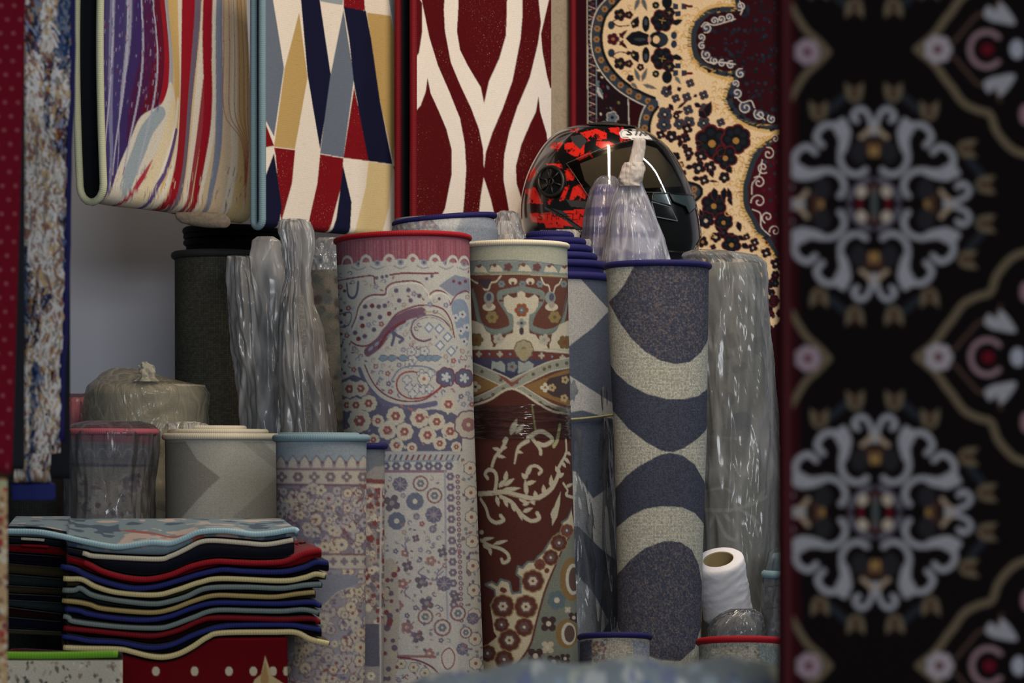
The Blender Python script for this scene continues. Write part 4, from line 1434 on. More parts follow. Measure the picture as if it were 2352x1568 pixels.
t = thing('wrapped_rug_roll', 'violet striped roll in clear plastic, left of the knotted bag', 'rug')
Lk2 = Lathe([(424, 1370, 1406), (440, 1356, 1416), (500, 1342, 1422), (600, 1336, 1424), (floor_row(5.64), 1334, 1424)], 5.64, .8)
cv = Lk2.canvas((160, 148, 168))
for y in (430, 478, 524, 572):
    cv.poly([(1300, y), (1440, y - 6), (1440, y + 14), (1300, y + 20)], (84, 78, 132))
cv.soften(4)
Lk2.mesh('rolled_body', M['weave'], t, cv, step=4, caps=True)
wrap(Lk2, t, [(404, 1378, 1410), (412, 1366, 1419), (440, 1350, 1424), (500, 1338, 1429), (600, 1330, 1432), (2100, 1328, 1432)], plastic_mat('thin_violet_tinged_bag', haze=0.16, hcol=(222, 214, 226), bump=.4, scale=9, stretch=.4), seed=15, amp=4, pleat=4, step=2.5, ystep=3, depth=.8)

# plastic covered roll behind the cream edged one
t = thing('wrapped_rug_roll', 'rug roll in clear plastic peeking up behind the cream edged roll', 'rug')
Lq = Lathe([(540, 1140, 1196), (600, 1130, 1212), (floor_row(5.62), 1130, 1212)], 5.62)
Lq.mesh('rolled_body', weave_mat('pale_rug_back', base=(176, 170, 164)), t, step=5, caps=True)
wrap(Lq, t, [(484, 1152, 1180), (490, 1140, 1192), (510, 1136, 1197), (560, 1128, 1216), (640, 1124, 1218), (2000, 1124, 1218)], PLM, seed=51, amp=6, pleat=3, step=2.5, ystep=3, depth=.8)

# ---- low rolls in front and small wrapped roll at the right
def paint_lowblue(c):
    rs = random.Random(2)
    c.poly([(1320, 1450), (1520, 1450), (1520, 1620), (1320, 1620)], (190, 182, 166))
    c.poly([(1330, 1476), (1360, 1476), (1360, 1540), (1330, 1530)], (84, 88, 104))
    for i in range(50):
        c.disc(rs.uniform(1358, 1392), rs.uniform(1478, 1530), rs.uniform(2, 4), rs.choice([(120, 110, 120), (150, 156, 170), (150, 110, 90)]))
    c.poly([(1450, 1480), (1490, 1480), (1490, 1540), (1460, 1540)], (160, 164, 176))


roll('rolled_rug', 'short cream rug roll with navy edge at the foot of the rolls', 'rug', [(1463, 1332, 1492), (1568, 1332, 1491)], 4.62, M['weave_coarse'], M['navy'], paint_lowblue, (190, 182, 166), step=2.5, brad=7, tilt=0.009)


def paint_lowred(c):
    rs = random.Random(6)
    c.poly([(1590, 1450), (1810, 1450), (1810, 1620), (1590, 1620)], (176, 172, 160))
    c.poly([(1600, 1490), (1650, 1490), (1640, 1560), (1600, 1560)], (160, 164, 160))
    c.disc(1640, 1504, 7, (200, 196, 184))
    for i in range(30):
        c.disc(rs.uniform(1610, 1790), rs.uniform(1495, 1550), rs.uniform(1.5, 4), rs.choice([(130, 106, 70), (110, 130, 128), (190, 184, 170), (120, 126, 130)]))
    c.poly([(1740, 1495), (1790, 1495), (1790, 1560), (1750, 1560)], (140, 152, 150))


roll('rolled_rug', 'short beige rug roll with red edge below the paper roll', 'rug', [(1474, 1605, 1795), (1568, 1606, 1796)], 4.62, M['weave_coarse'], M['red'], paint_lowred, (176, 172, 160), step=2.5, brad=8, tilt=0.011)


def paint_smallwrapped(c):
    rs = random.Random(16)
    c.poly([(1730, 1250), (1860, 1250), (1860, 1620), (1730, 1620)], (150, 152, 156))
    c.poly([(1730, 1312), (1860, 1300), (1860, 1326), (1730, 1338)], (130, 140, 150))
    for y in (1345, 1395):
        c.line([(1740, y + 6), (1850, y - 10)], 3, (90, 92, 104), False)
    for i in range(60):
        x, y = rs.uniform(1750, 1840), rs.uniform(1350, 1560)
        c.flower(x, y, rs.uniform(5, 11), rs.choice([(104, 104, 122), (190, 188, 184), (120, 120, 132)]), None, None, 5)


t, L = roll('wrapped_rug_roll', 'small wrapped rug roll with pale teal edge beside the dark hanging carpet', 'rug', [(1318, 1758, 1866), (1568, 1750, 1866)], 5.12, M['weave_fine'], M['slate'], paint_smallwrapped, (150, 152, 156), step=3, brad=10)
S = Lathe([(1270, 1778, 1840), (1290, 1768, 1852), (1310, 1764, 1858)], 5.12)
S.mesh('wound_layer', M['slate'], t, step=4, full=True, caps=True, warp=lambda y, th: 3 * vnoise(th * 3, y / 9.0, 4))
wrap(L, t, [(1258, 1790, 1830), (1264, 1766, 1852), (1300, 1756, 1866), (1320, 1750, 1874), (1400, 1744, 1876), (1568, 1736, 1876), (1900, 1736, 1876)], PL, seed=61, amp=4, pleat=5)

# ------------------------------------------------------------------ hanging rugs
def wav(a, f, ph=0.0):
    return lambda S_, z: a * np.sin(S_ * f + z * 2.0 + ph)


# striped runner
H = Hang(238, 5.50, math.radians(52), 572, -170, 462, d=0.075, slope=-0.03, wave=lambda S_, z: 0.012 * np.sin(S_ * 24 + z * 5) + 0.02 * np.exp(-((S_ - 0.16) / 0.07) ** 2) * np.exp(-((z - 2.15) / .14) ** 2))
cv = H.canvas((214, 198, 164))


def paint_stripes(c):
    WH, PR, RD_, BE, GY, NV = (226, 220, 208), (66, 56, 112), (150, 22, 40), (212, 184, 122), (132, 142, 164), (58, 56, 98)
    st = [  # top x, mid x (y 250), low x (y 480), width, colour
        (240, 246, 236, 16, PR), (262, 262, 250, 8, (120, 122, 160)), (276, 274, 258, 12, PR), (292, 284, 266, 7, (150, 150, 176)),
        (308, 292, 272, 16, (60, 44, 100)), (330, 310, 288, 22, (74, 30, 74)), (352, 330, 300, 18, (96, 18, 44)), (368, 352, 306, 12, RD_),
        (384, 366, 318, 13, (170, 168, 178)), (402, 392, 340, 24, BE), (420, 412, 352, 8, WH), (438, 424, 380, 24, RD_), (456, 442, 392, 10, (110, 100, 122)),
        (470, 460, 410, 12, WH), (482, 472, 424, 10, (150, 60, 70)), (474, 482, 444, 14, RD_), (488, 494, 458, 8, WH), (498, 504, 486, 14, GY), (514, 520, 500, 20, (218, 196, 164)), (532, 530, 520, 12, (226, 214, 190)),
        (550, 550, 540, 22, (216, 190, 136)), (566, 566, 558, 18, (224, 206, 160))]
    c.poly([(225, -200), (384, -200), (376, 120), (362, 240), (320, 270), (300, 330), (262, 480), (240, 560), (200, 560)], (70, 66, 108))
    c.poly([(300, -200), (384, -200), (374, 150), (350, 240), (318, 265), (308, 200)], (62, 26, 56))
    for a, b, l, w_, col in st:
        c.line([(a, -200), (a, 60), (b, 250), ((b + l) / 2 + 8, 370), (l, 500), (l - 6, 560)], w_, col)
    # pale flap that folds forward
    c.poly([(372, 190), (352, 240), (318, 268), (300, 330), (268, 420), (244, 500), (330, 520), (372, 380), (394, 260)], (214, 208, 196), True)
    c.line([(350, 262), (330, 300), (318, 350), (296, 430)], 20, (150, 166, 176))
    c.line([(346, 372), (322, 420), (296, 480), (290, 520)], 7, (170, 50, 66))
    c.line([(384, 240), (368, 320), (346, 400), (320, 490), (310, 540)], 17, (222, 208, 176))
    c.line([(402, 230), (388, 310), (364, 400), (342, 500)], 8, (232, 226, 212))
    c.line([(396, 300), (372, 390), (352, 440), (340, 520)], 7, (96, 74, 128))
    for k in range(4):
        c.line([(x + k * 26 + 262, y) for x, y in ((0, -20), (2, 100), (-4, 240), (-22, 400))], 2.5, (170, 172, 196))
    for k in range(6):
        c.line([(505 + k * 12, -40), (507 + k * 12, 120), (512 + k * 10, 260), (548 + k * 3, 330), (556, 460)], 1.3, (176, 110, 96))
    rs = random.Random(9)
    for k in range(220):
        x, y = rs.uniform(240, 350), rs.uniform(-20, 250)
        c.line([(x, y), (x - 1, y + rs.uniform(4, 14))], rs.uniform(.5, 1.3), rs.choice([(130, 130, 164), (80, 40, 100), (60, 56, 110), (110, 40, 70), (150, 146, 170)]), False)
    for k in range(200):
        x, y = rs.uniform(250, 560), rs.uniform(380, 540)
        c.line([(x, y), (x - 3, y + rs.uniform(6, 20))], rs.uniform(.5, 1.5), rs.choice([(196, 190, 180), (120, 110, 130), (150, 90, 96), (226, 214, 190)]), False)


paint_stripes(cv)
cv.soften(1)
t = thing('hanging_rug', 'multicoloured vertical striped rug hung doubled with pale bound edge', 'rug', group=None)
H.mesh('rug_cloth', M['pile'], t, cv, step=2.2)
H.edge('binding', 0, 0.0085, M['sage'], t)
S = Lathe([(488, 404, 500), (494, 402, 520), (502, 404, 528), (512, 416, 530), (519, 446, 526), (523, 476, 520)], 5.66, .25)
S.mesh('folded_hem', M['pile_dark'] if False else pile_mat('mixed_hem_pile', base=(126, 116, 104), noise=.5, scale=160), t, step=3, full=True, caps=True)

# colour block rug with light blue edge
H = Hang(598, 5.62, math.radians(44), 934, -130, 520, d=0.03, slope=0.0, wave=lambda S_, z: 0.008 * np.sin(S_ * 16 + 1))
IVO, GLD, NVY, GRY, CRI = (236, 226, 214), (190, 160, 102), (20, 23, 52), (104, 114, 130), (124, 14, 26)
cv = H.canvas(IVO)
q = lambda pts: [(560 + x / 2.8, y / 2.8) for x, y in pts]
for pts, col in [
    ([(110, -80), (160, -80), (245, 440), (180, 880), (130, 780), (100, 720)], GRY),
    ([(350, 80), (410, 500), (320, 960), (180, 945), (250, 440)], GLD),
    ([(355, -80), (485, -80), (575, 490), (500, 960), (410, 480)], NVY),
    ([(655, 60), (720, 500), (655, 1010), (500, 985), (570, 490)], GRY),
    ([(720, 560), (810, 1035), (655, 1012)], CRI),
    ([(655, 36), (790, 70), (820, 250), (870, 640), (945, 1058), (805, 1035), (770, 840), (720, 540), (690, 250)], NVY),
    ([(655, -80), (775, -80), (785, 68), (655, 40)], CRI), ([(500, -80), (655, -80), (650, 30), (500, 6)], (150, 158, 166)),
    ([(795, 82), (935, 105), (985, 400), (950, 1050), (870, 640), (820, 250)], GLD),
    ([(910, -80), (1010, -80), (1010, 500), (970, 380), (940, 105)], (150, 158, 166)),
    ([(950, -60), (1010, -60), (1010, 120), (960, 80)], (214, 190, 130)),
    ([(985, 640), (1015, 560), (1015, 1080), (950, 1068), (975, 860)], IVO),
    ([(120, 780), (180, 940), (120, 950)], CRI),
    ([(180, 950), (322, 965), (300, 1180), (235, 1400), (230, 1460), (190, 1000)], CRI),
    ([(180, 985), (230, 1330), (205, 1500), (60, 1600), (60, 1250), (120, 1150)], NVY),
    ([(500, 990), (655, 1015), (640, 1200), (560, 1500), (540, 1620), (380, 1620), (430, 1380), (480, 1180)], CRI),
    ([(652, 1060), (705, 1300), (695, 1500), (640, 1640), (530, 1640), (610, 1400), (640, 1180)], NVY),
    ([(805, 1040), (950, 1062), (925, 1330), (870, 1560), (690, 1640), (740, 1420), (790, 1200)], (216, 196, 148)),
    ([(950, 1072), (1030, 1085), (1040, 1460), (1020, 1330)], CRI),
]:
    cv.poly(q(pts), col)
rs = random.Random(1)
for k in range(500):
    x, y = rs.uniform(600, 934), rs.uniform(-30, 560)
    i = int(H.mp(np.array([[x, y]]))[0, 0] - cv.x0)
    j = int(H.mp(np.array([[x, y]]))[0, 1] - cv.y0)
    if 0 < j < cv.h and 0 < i < cv.w - 20:
        cv.a[j, i:i + rs.randint(6, 20)] *= rs.uniform(.82, 1.1)
cv.soften(1)
t = thing('hanging_rug', 'white, navy, gold and red colour block rug with light blue edge', 'rug')
H.mesh('rug_cloth', M['pile_lurex'], t, cv, step=2.0)
H.edge('binding', 0, 0.0085, M['slate'], t)

# red and white ogee rug
H = Hang(946, 5.80, math.radians(38), 1266, -130, 560, d=0.06, wave=lambda S_, z: 0.006 * np.sin(S_ * 18 + 2))
cv = H.canvas((238, 228, 218))
CR2 = (84, 9, 17)
for pts in [
    [(1390, -200), (1690, -200), (1685, 100), (1680, 230), (1640, 380), (1580, 520), (1550, 665), (1530, 560), (1450, 420), (1400, 320), (1380, 200), (1388, 60)],
    [(1178, 500), (1200, 600), (1260, 720), (1310, 830), (1345, 960), (1345, 1120), (1300, 1340), (1270, 1400), (1060, 1420), (1060, 760), (1130, 680), (1165, 590)],
    [(1888, 618), (1900, 720), (1945, 860), (1960, 1000), (1960, 1400), (1790, 1330), (1745, 1180), (1740, 1070), (1775, 930), (1830, 800), (1870, 720)],
    [(1060, -100), (1140, 20), (1142, 200), (1120, 340), (1080, 400), (1040, 420)],
    [(1985, -100), (1945, 60), (1905, 220), (1915, 330), (1945, 480), (1970, 570), (1990, 560)],
]:
    cv.poly(q(pts), CR2, False)
a1 = [(1110, -80), (1150, 20), (1165, 90), (1210, 240), (1260, 360), (1340, 520), (1400, 640), (1460, 760), (1490, 900), (1490, 1060), (1475, 1240), (1462, 1420)]
a1r = [(1300, -60), (1292, 60), (1300, 200), (1340, 400), (1400, 540), (1470, 690), (1520, 830), (1545, 960), (1550, 1130), (1530, 1260), (1515, 1420)]
cv.poly(q([(1120, -80), (1150, 60), (1190, 240), (1250, 420), (1330, 590), (1400, 760), (1430, 920), (1440, 1080), (1430, 1250), (1415, 1420)] + a1r[::-1]), CR2)
cv.poly(q([(1780, -80), (1782, 100), (1770, 250), (1720, 520), (1660, 700), (1600, 850), (1560, 980), (1545, 1130), (1590, 1280), (1620, 1420), (1710, 1420), (1690, 1300), (1665, 1150), (1670, 1000), (1700, 850), (1750, 690), (1830, 500), (1885, 280), (1905, 150), (1880, -80)]), CR2)
cv.soften(1)
t = thing('hanging_rug', 'white rug with dark red ogee waves and teardrops, red edge', 'rug')
H.mesh('rug_cloth', M['pile_lurex'], t, cv, step=2.0)
H.edge('binding', 0, 0.0085, M['darkred'], t)

# beige reverse of a thin rug
H = Hang(1258, 6.30, math.radians(10), 1322, -40, 600, d=0.012)
cv = H.canvas((178, 164, 146))
for k in range(9):
    cv.curl(1292 + (k % 2) * 14 - 8, 20 + k * 34, 13, k, .9, 2.2, (160, 148, 136))
cv.soften(2)
t = tag(H.mesh('hanging_rug', M['weave_fine'], None, cv, step=3), 'narrow beige rug reverse hanging between the ogee and medallion rugs', 'rug')

# large cream and navy medallion rug
H = Hang(1316, 6.25, math.radians(4), 1900, -40, 1560, d=0.014, wave=lambda S_, z: 0.01 * np.sin(S_ * 7 + z))
CRM2, NV2, MR, SB, GO = (224, 194, 154), (17, 18, 24), (46, 7, 16), (50, 57, 68), (190, 144, 66)
cv = H.canvas(CRM2)


def paint_medallion(c):
    rs = random.Random(21)
    A = lambda pts: [(1340 + x / 5.113, y / 5.113) for x, y in pts]     # upper detail
    Bm = lambda pts: [(1500 + x / 4.9, 300 + y / 4.9) for x, y in pts]   # lower detail
    # border ground left of the blue band
    band = [(1462, -60), (1424, -20), (1405, 2), (1384, 26), (1374, 50), (1369, 80), (1371, 112), (1380, 140), (1396, 166), (1420, 192), (1445, 210), (1475, 226), (1500, 236)]
    band2 = [(1502, 238), (1488, 258), (1480, 290), (1484, 330), (1500, 365), (1530, 400), (1560, 424), (1600, 436), (1592, 450), (1570, 470), (1560, 500), (1555, 540), (1545, 580), (1520, 620), (1480, 700)]
    c.poly(band + band2 + [(1480, 1600), (1300, 1600), (1300, -60)], (30, 14, 22))
    c.poly([(1300, -60), (1348, -60), (1350, 1600), (1300, 1600)], (44, 6, 14))
    c.poly([(1349, -60), (1367, -60), (1369, 1600), (1351, 1600)], (20, 20, 26))
    for k in range(60):
        y = -40 + k * 11
        c.line([(1352, y), (1366, y + 5), (1352, y + 9)], 2, (170, 150, 140) if k % 2 else SB, False)
        c.disc(1361, y + 7, 2.6, (110, 16, 26))
    c.line([(1348, -60), (1351, 700)], 2.4, (190, 176, 160), False)
    c.line([(1369, -60), (1370, 700)], 1.8, (120, 130, 140), False)
    for k in range(70):
        x, y = rs.uniform(1372, 1440), rs.uniform(150, 290)
        if x < 1376 + (y - 150) * .5:
            c.leaf(x, y, x + rs.uniform(-10, 10), y + rs.uniform(-12, 12), rs.uniform(4, 8), rs.choice([(206, 190, 160), (96, 104, 112), (116, 104, 66), NV2, NV2, (90, 16, 26)]))
    c.leaf(1372, 200, 1384, 228, 12, (180, 176, 166))
    c.leaf(1376, 200, 1384, 222, 6, (90, 100, 112))
    c.flower(1406, 270, 13, (90, 100, 112), NV2, (196, 184, 170), 5)
    c.line([(1443, 228), (1445, 300)], 2.2, (196, 186, 176), False)
    c.poly([(1447, 232), (1476, 244), (1468, 262), (1464, 320), (1447, 320)], (44, 6, 14))
    # blue band with rosettes
    for b in (band, band2):
        c.line(b, 27, (200, 190, 176))
    for b in (band, band2):
        c.line(b, 22, SB)
        o = spline(b, 6)
        d = np.gradient(o, axis=0)
        n = np.stack([-d[:, 1], d[:, 0]], 1) / np.maximum(1e-6, np.hypot(d[:, 0], d[:, 1]))[:, None]
        c.line(o - n * 12, 7, NV2, False)
        c.line(o, 2, (50, 58, 76), False)
        L_ = np.concatenate([[0], np.cumsum(np.hypot(*np.diff(o, axis=0).T))])
        for s_ in np.arange(12, L_[-1], 24.5):
            x, y = np.interp(s_, L_, o[:, 0]), np.interp(s_, L_, o[:, 1])
            c.flower(x + 1, y, 7.5, (138, 104, 66), (92, 16, 22), None, 6)
    # inner edge scallops toward the medallion: golden outline, soft scale pattern
    m1 = [(1700, -60), (1701, 0), (1706, 18), (1690, 26), (1660, 26), (1632, 32), (1612, 50), (1602, 70), (1600, 92), (1604, 118), (1614, 138), (1636, 152), (1666, 162), (1690, 160), (1698, 178), (1690, 200), (1682, 222), (1690, 244), (1706, 264), (1740, 280), (1780, 286), (1800, 282)]
    m2 = [(1800, 318), (1780, 326), (1752, 346), (1738, 370), (1728, 400), (1720, 430), (1722, 470), (1738, 500), (1750, 525), (1772, 548), (1786, 570), (1800, 590)]
    for m in (m1, m2):
        o = spline(m, 4)
        c.line(o, 40, (206, 170, 112), False)
    for m in (m1, m2):
        o = spline(m, 4)
        for k in range(0, len(o), 2):
            for r_ in (26, 44):
                x, y = o[k][0] - r_ + rs.uniform(-5, 5), o[k][1] + rs.uniform(-7, 7)
                c.curl(x, y, 8, rs.uniform(2, 4), .5, 2.0, (196, 150, 84))
        c.line(o, 24, (44, 50, 58), False)
        for k in range(0, len(o)):
            x, y = o[k]
            c.line([(x - 13, y), (x - 17 - rs.uniform(0, 5), y + rs.uniform(-4, 4))], 2.5, rs.choice([(120, 104, 70), SB, (196, 150, 70)]), False)
    c.poly(m1 + [(1960, 270), (1960, -60)], MR)
    c.poly(m2 + [(1960, 620), (1960, 310)], (64, 10, 22))
    for k in range(700):
        x, y = rs.uniform(1630, 1830), rs.uniform(-20, 300)
        if rs.random() < .9:
            i, j = (H.mp(np.array([[x, y]]))[0] - [c.x0, c.y0]).astype(int)
            if 0 < i < c.w and 0 < j < c.h and abs(c.a[j, i, 0] - lin(MR)[0]) < .003:
                c.disc(x, y, rs.uniform(2, 5), rs.choice([(26, 32, 42), (34, 40, 52), (40, 10, 20), (20, 22, 30)]))
    for k in range(90):
        x, y = rs.uniform(1755, 1830), rs.uniform(330, 560)
        c.disc(x, y, rs.uniform(2, 5), rs.choice([(30, 34, 44), (44, 48, 60), (80, 12, 26)]))
    WS = (196, 186, 176)
    for x, y, r, a in [(1702, 12, 11, 2), (1676, 38, 10, 1), (1658, 42, 9, 1), (1642, 46, 9, 0.5), (1624, 62, 12, 2), (1612, 84, 9, 1), (1614, 104, 9, 5), (1624, 124, 12, 4), (1642, 138, 10, 4), (1660, 144, 9, 5), (1680, 148, 10, 5), (1702, 168, 12, 5), (1690, 190, 9, 1), (1694, 212, 12, 2), (1714, 246, 15, 4), (1746, 262, 14, 4), (1774, 272, 11, 4),
                          (1766, 352, 15, 4.5), (1754, 384, 14, 1), (1744, 418, 15, 4), (1744, 462, 18, 3), (1764, 498, 14, 2), (1782, 530, 14, 3), (1782, 318, 9, 4)]:
        c.disc(x, y, r * .8, (64, 68, 88) if y < 300 else (74, 14, 28))
        c.curl(x, y, r, a, 1.2, 2.6, WS, 1 if y > 300 else -1)
    for ln in ([(1700, 2), (1706, 20), (1702, 32)], [(1690, 42), (1666, 50), (1640, 56), (1622, 50), (1612, 60)], [(1614, 130), (1630, 142), (1660, 142), (1690, 146)], [(1692, 222), (1706, 234), (1726, 230), (1734, 246)], [(1740, 262), (1758, 274)], [(1752, 366), (1746, 400), (1730, 420), (1728, 445)], [(1730, 480), (1748, 490), (1750, 520), (1770, 540)]):
        c.line(ln, 2.6, WS)
    # flowers on the cream ground, rows mirrored about y = 90
    def big(x, y, r, n=6, cen=(150, 116, 66)):
        c.flower(x, y, r, NV2, None, (84, 20, 30), n)
        for k in range(n):
            a = 6.283 * k / n + .3
            c.disc(x + r * .62 * math.cos(a), y + r * .62 * math.sin(a), r * .2, (25, 30, 37))
        for k in range(4):
            c.line([(x, y), (x + r * .3 * math.cos(k * 1.7), y + r * .3 * math.sin(k * 1.7))], 1.8, cen, False)
    for s in (-1, 1):
        Yv = lambda d: 90 + s * d
        big(1522, Yv(44), 24)
        big(1538, Yv(62), 12)
        big(1424, Yv(56), 13, 5)
        big(1445, Yv(56), 8, 5)
        c.leaf(1454, Yv(26), 1466, Yv(52), 17, NV2, (80, 20, 30))
        c.disc(1455, Yv(36), 2.5, (176, 160, 110))
        c.disc(1484, Yv(36), 9, NV2, 19)
        c.disc(1484, Yv(40), 4, (60, 70, 80), 8)
        c.leaf(1545, Yv(36), 1570, Yv(46), 14, NV2)
        c.poly([(1552, Yv(54)), (1565, Yv(54)), (1565, Yv(66)), (1552, Yv(66))], (40, 48, 64))
        for x in (1547, 1567):
            c.poly([(x, Yv(70)), (x + 12, Yv(70)), (x + 12, Yv(82)), (x, Yv(84))], (44, 52, 66))
        c.line([(1576, Yv(78)), (1590, Yv(77))], 6, (90, 20, 28), False)
        c.flower(1507, Yv(79), 8.5, NV2, (150, 140, 90), None, 7)
        c.disc(1533, Yv(86), 12, NV2, 15)
        c.leaf(1422, Yv(4), 1442, Yv(22), 9, (56, 14, 22))
        c.disc(1404, Yv(32), 8, (40, 48, 64), 10)
        c.disc(1549, Yv(10), 7, (42, 50, 66), 9)
        for dx in (-9, 9):
            c.leaf(1472 + dx * .3, Yv(96), 1472 + dx * 1.6, Yv(66), 9, (84, 94, 104), (190, 150, 90))
        c.curl(1448, Yv(76), 8, 1, .8, 2.2, (196, 150, 96))
        c.line([(1414, Yv(44)), (1408, Yv(40)), (1420, Yv(30)), (1446, Yv(32))], 2.5, (60, 14, 24))
        c.line([(1424, Yv(12)), (1430, Yv(4))], 5, (60, 14, 24), False)
    c.poly([(1436, 88), (1450, 74), (1468, 70), (1490, 78), (1494, 90), (1490, 102), (1468, 106), (1450, 102)], NV2)
    c.disc(1470, 90, 14, (44, 54, 64), 4)
    c.disc(1512, 90, 22, NV2, 19)
    c.disc(1522, 90, 14, (38, 44, 54), 15)
    c.disc(1508, 90, 8, (220, 184, 140), 9)
    c.disc(1492, 90, 4, (190, 150, 130), 8)
    c.flower(1408, 90, 13, (70, 14, 24), (150, 100, 70), (60, 70, 86), 5)
    # lower flowers, read off the rug one by one
    L5 = lambda x, y: (1340 + x / 5.113, y / 5.113)
    for x, y, r in [(1090, 1150, 9), (1220, 1135, 10), (1235, 1285, 11), (960, 1340, 16), (950, 1460, 16), (1440, 1280, 14), (1130, 1450, 12), (1245, 1430, 13), (1420, 1440, 14), (1620, 1430, 9), (1260, 970, 9), (980, 1070, 12), (1420, 1110, 10)]:
        X, Yq = L5(x, y)
        k = r > 11
        c.flower(X, Yq, r, NV2 if (x * 7 + y) % 5 else SB, None, (88, 22, 30), 5 if k else 4, .4)
        c.flower(X, Yq, r * .5, (32, 38, 48), (200, 180, 150), None, 4)
    for x0, y0, x1, y1, w_ in [(1000, 1060, 1030, 990, 10), (1340, 1110, 1300, 1130, 5), (1110, 1270, 1230, 1170, 4), (1060, 1330, 1180, 1300, 7), (1010, 1220, 1060, 1290, 9), (1110, 1050, 1150, 1030, 9), (1420, 1390, 1510, 1180, 17), (1360, 1300, 1450, 1380, 14), (1080, 890, 1150, 980, 8), (1310, 1210, 1390, 1250, 9), (700, 990, 870, 1040, 8), (560, 970, 640, 1040, 8)]:
        c.leaf(*L5(x0, y0), *L5(x1, y1), w_, NV2 if w_ != 8 else (90, 98, 108), (90, 30, 36) if w_ != 8 else (196, 160, 100))
    M5 = lambda x, y: (1500 + x / 4.9, 300 + y / 4.9)
    for x, y, r, n in [(670, 120, 36, 6), (940, 90, 31, 7), (820, 290, 26, 5), (405, 240, 11, 4), (545, 275, 14, 4), (520, 410, 15, 4), (650, 400, 13, 4), (580, 550, 11, 4), (690, 830, 27, 6), (600, 1000, 18, 6), (800, 1020, 20, 7), (810, 520, 12, 5), (885, 1180, 7, 5), (890, 1270, 21, 5), (1130, 1310, 10, 4), (1060, 1190, 7, 4), (1150, 1250, 9, 4), (1140, 1450, 12, 5), (1390, 1490, 12, 4), (1280, 1370, 11, 4), (210, 60, 13, 5), (330, 90, 12, 4), (90, 40, 10, 4)]:
        X, Yq = M5(x, y)
        c.flower(X, Yq, r, NV2, None, (92, 22, 30), n, .4)
        for k in range(n):
            a = 6.283 * k / n + .4
            c.disc(X + r * .6 * math.cos(a), Yq + r * .6 * math.sin(a), r * .22, (25, 30, 37))
        c.disc(X, Yq + r * .12, r * .24, (160, 116, 60) if r > 18 else (196, 180, 160))
    for k in range(46):
        x, y = rs.uniform(1500, 1690), rs.uniform(260, 600)
        if c.a[int(np.clip(H.mp(np.array([[x, y]]))[0, 1] - c.y0, 0, c.h - 1)), int(np.clip(H.mp(np.array([[x, y]]))[0, 0] - c.x0, 0, c.w - 1)), 0] > .4 and x < 1560 + (y - 240) * .45:
            c.flower(x, y, rs.uniform(6, 12), NV2, rs.choice([(42, 48, 58), (150, 110, 60), (200, 180, 150)]), (80, 20, 28), rs.choice([4, 4, 5]), .4)
    for x0, y0, x1, y1, w_ in [(370, 410, 470, 400, 9), (650, 430, 680, 520, 11), (450, 530, 540, 540, 10), (640, 560, 740, 570, 3), (690, 640, 710, 800, 15), (810, 640, 800, 790, 14), (850, 640, 890, 830, 10), (850, 740, 900, 840, 8), (960, 1020, 990, 1130, 11), (840, 400, 890, 470, 14), (740, 280, 820, 190, 14), (300, 180, 320, 90, 9), (380, 330, 440, 280, 9), (700, 1070, 800, 1160, 6), (960, 1180, 1040, 1230, 9), (1010, 1270, 1080, 1320, 12), (1070, 1400, 1180, 1480, 14), (480, 130, 560, 140, 9), (560, 960, 530, 880, 8)]:
        c.leaf(*M5(x0, y0), *M5(x1, y1), w_, NV2, (92, 40, 40))
    for x, y in [(320, 390), (350, 480), (540, 1130), (680, 1190), (1010, 920), (840, 920), (720, 1370), (1230, 1440), (1000, 330), (960, 600), (980, 720)]:
        X, Yq = M5(x, y)
        c.curl(X, Yq, 9, x % 6, .9, 2.2, (196, 148, 84))
    rg = random.Random(12)
    def fill(x, y):
        k = rg.random()
        a = rg.uniform(0, 6.28)
        if k < .5:
            c.flower(x, y, rg.uniform(5, 7.5), NV2, rg.choice([(42, 48, 58), (190, 160, 120)]), (80, 20, 28), rg.choice([4, 5]), .4)
        elif k < .8:
            c.leaf(x, y, x + 13 * math.cos(a), y + 13 * math.sin(a), 7, NV2, (80, 20, 28))
        else:
            c.curl(x, y, 8, a, .8, 2.0, (190, 142, 80))
    for bx in ((1400, 120, 1500, 215), (1490, 150, 1590, 300), (1520, 230, 1660, 470), (1590, 420, 1700, 620), (1540, 560, 1760, 640)):
        c.gaps(bx, 10, 260, rg, CRM2, fill)
    # continues down behind the bagged roll
    for k in range(150):
        x, y = rs.uniform(1560, 1800), rs.uniform(610, 900)
        c.flower(x, y, rs.uniform(5, 14), NV2, rs.choice([(56, 64, 78), (110, 24, 30)]), rs.choice([None, (92, 22, 30)]), rs.choice([4, 5, 6]))
    c.poly([(1770, 760), (1830, 700), (1830, 1600), (1700, 1600), (1765, 900)], (40, 8, 16))


paint_medallion(cv)
cv.soften(1)
t = thing('hanging_rug', 'cream and navy floral medallion rug hanging behind the helmet', 'rug')
H.mesh('rug_cloth', M['pile_persian'], t, cv, step=2.0)
H.edge('binding', 0, 0.008, M['darkred'], t)

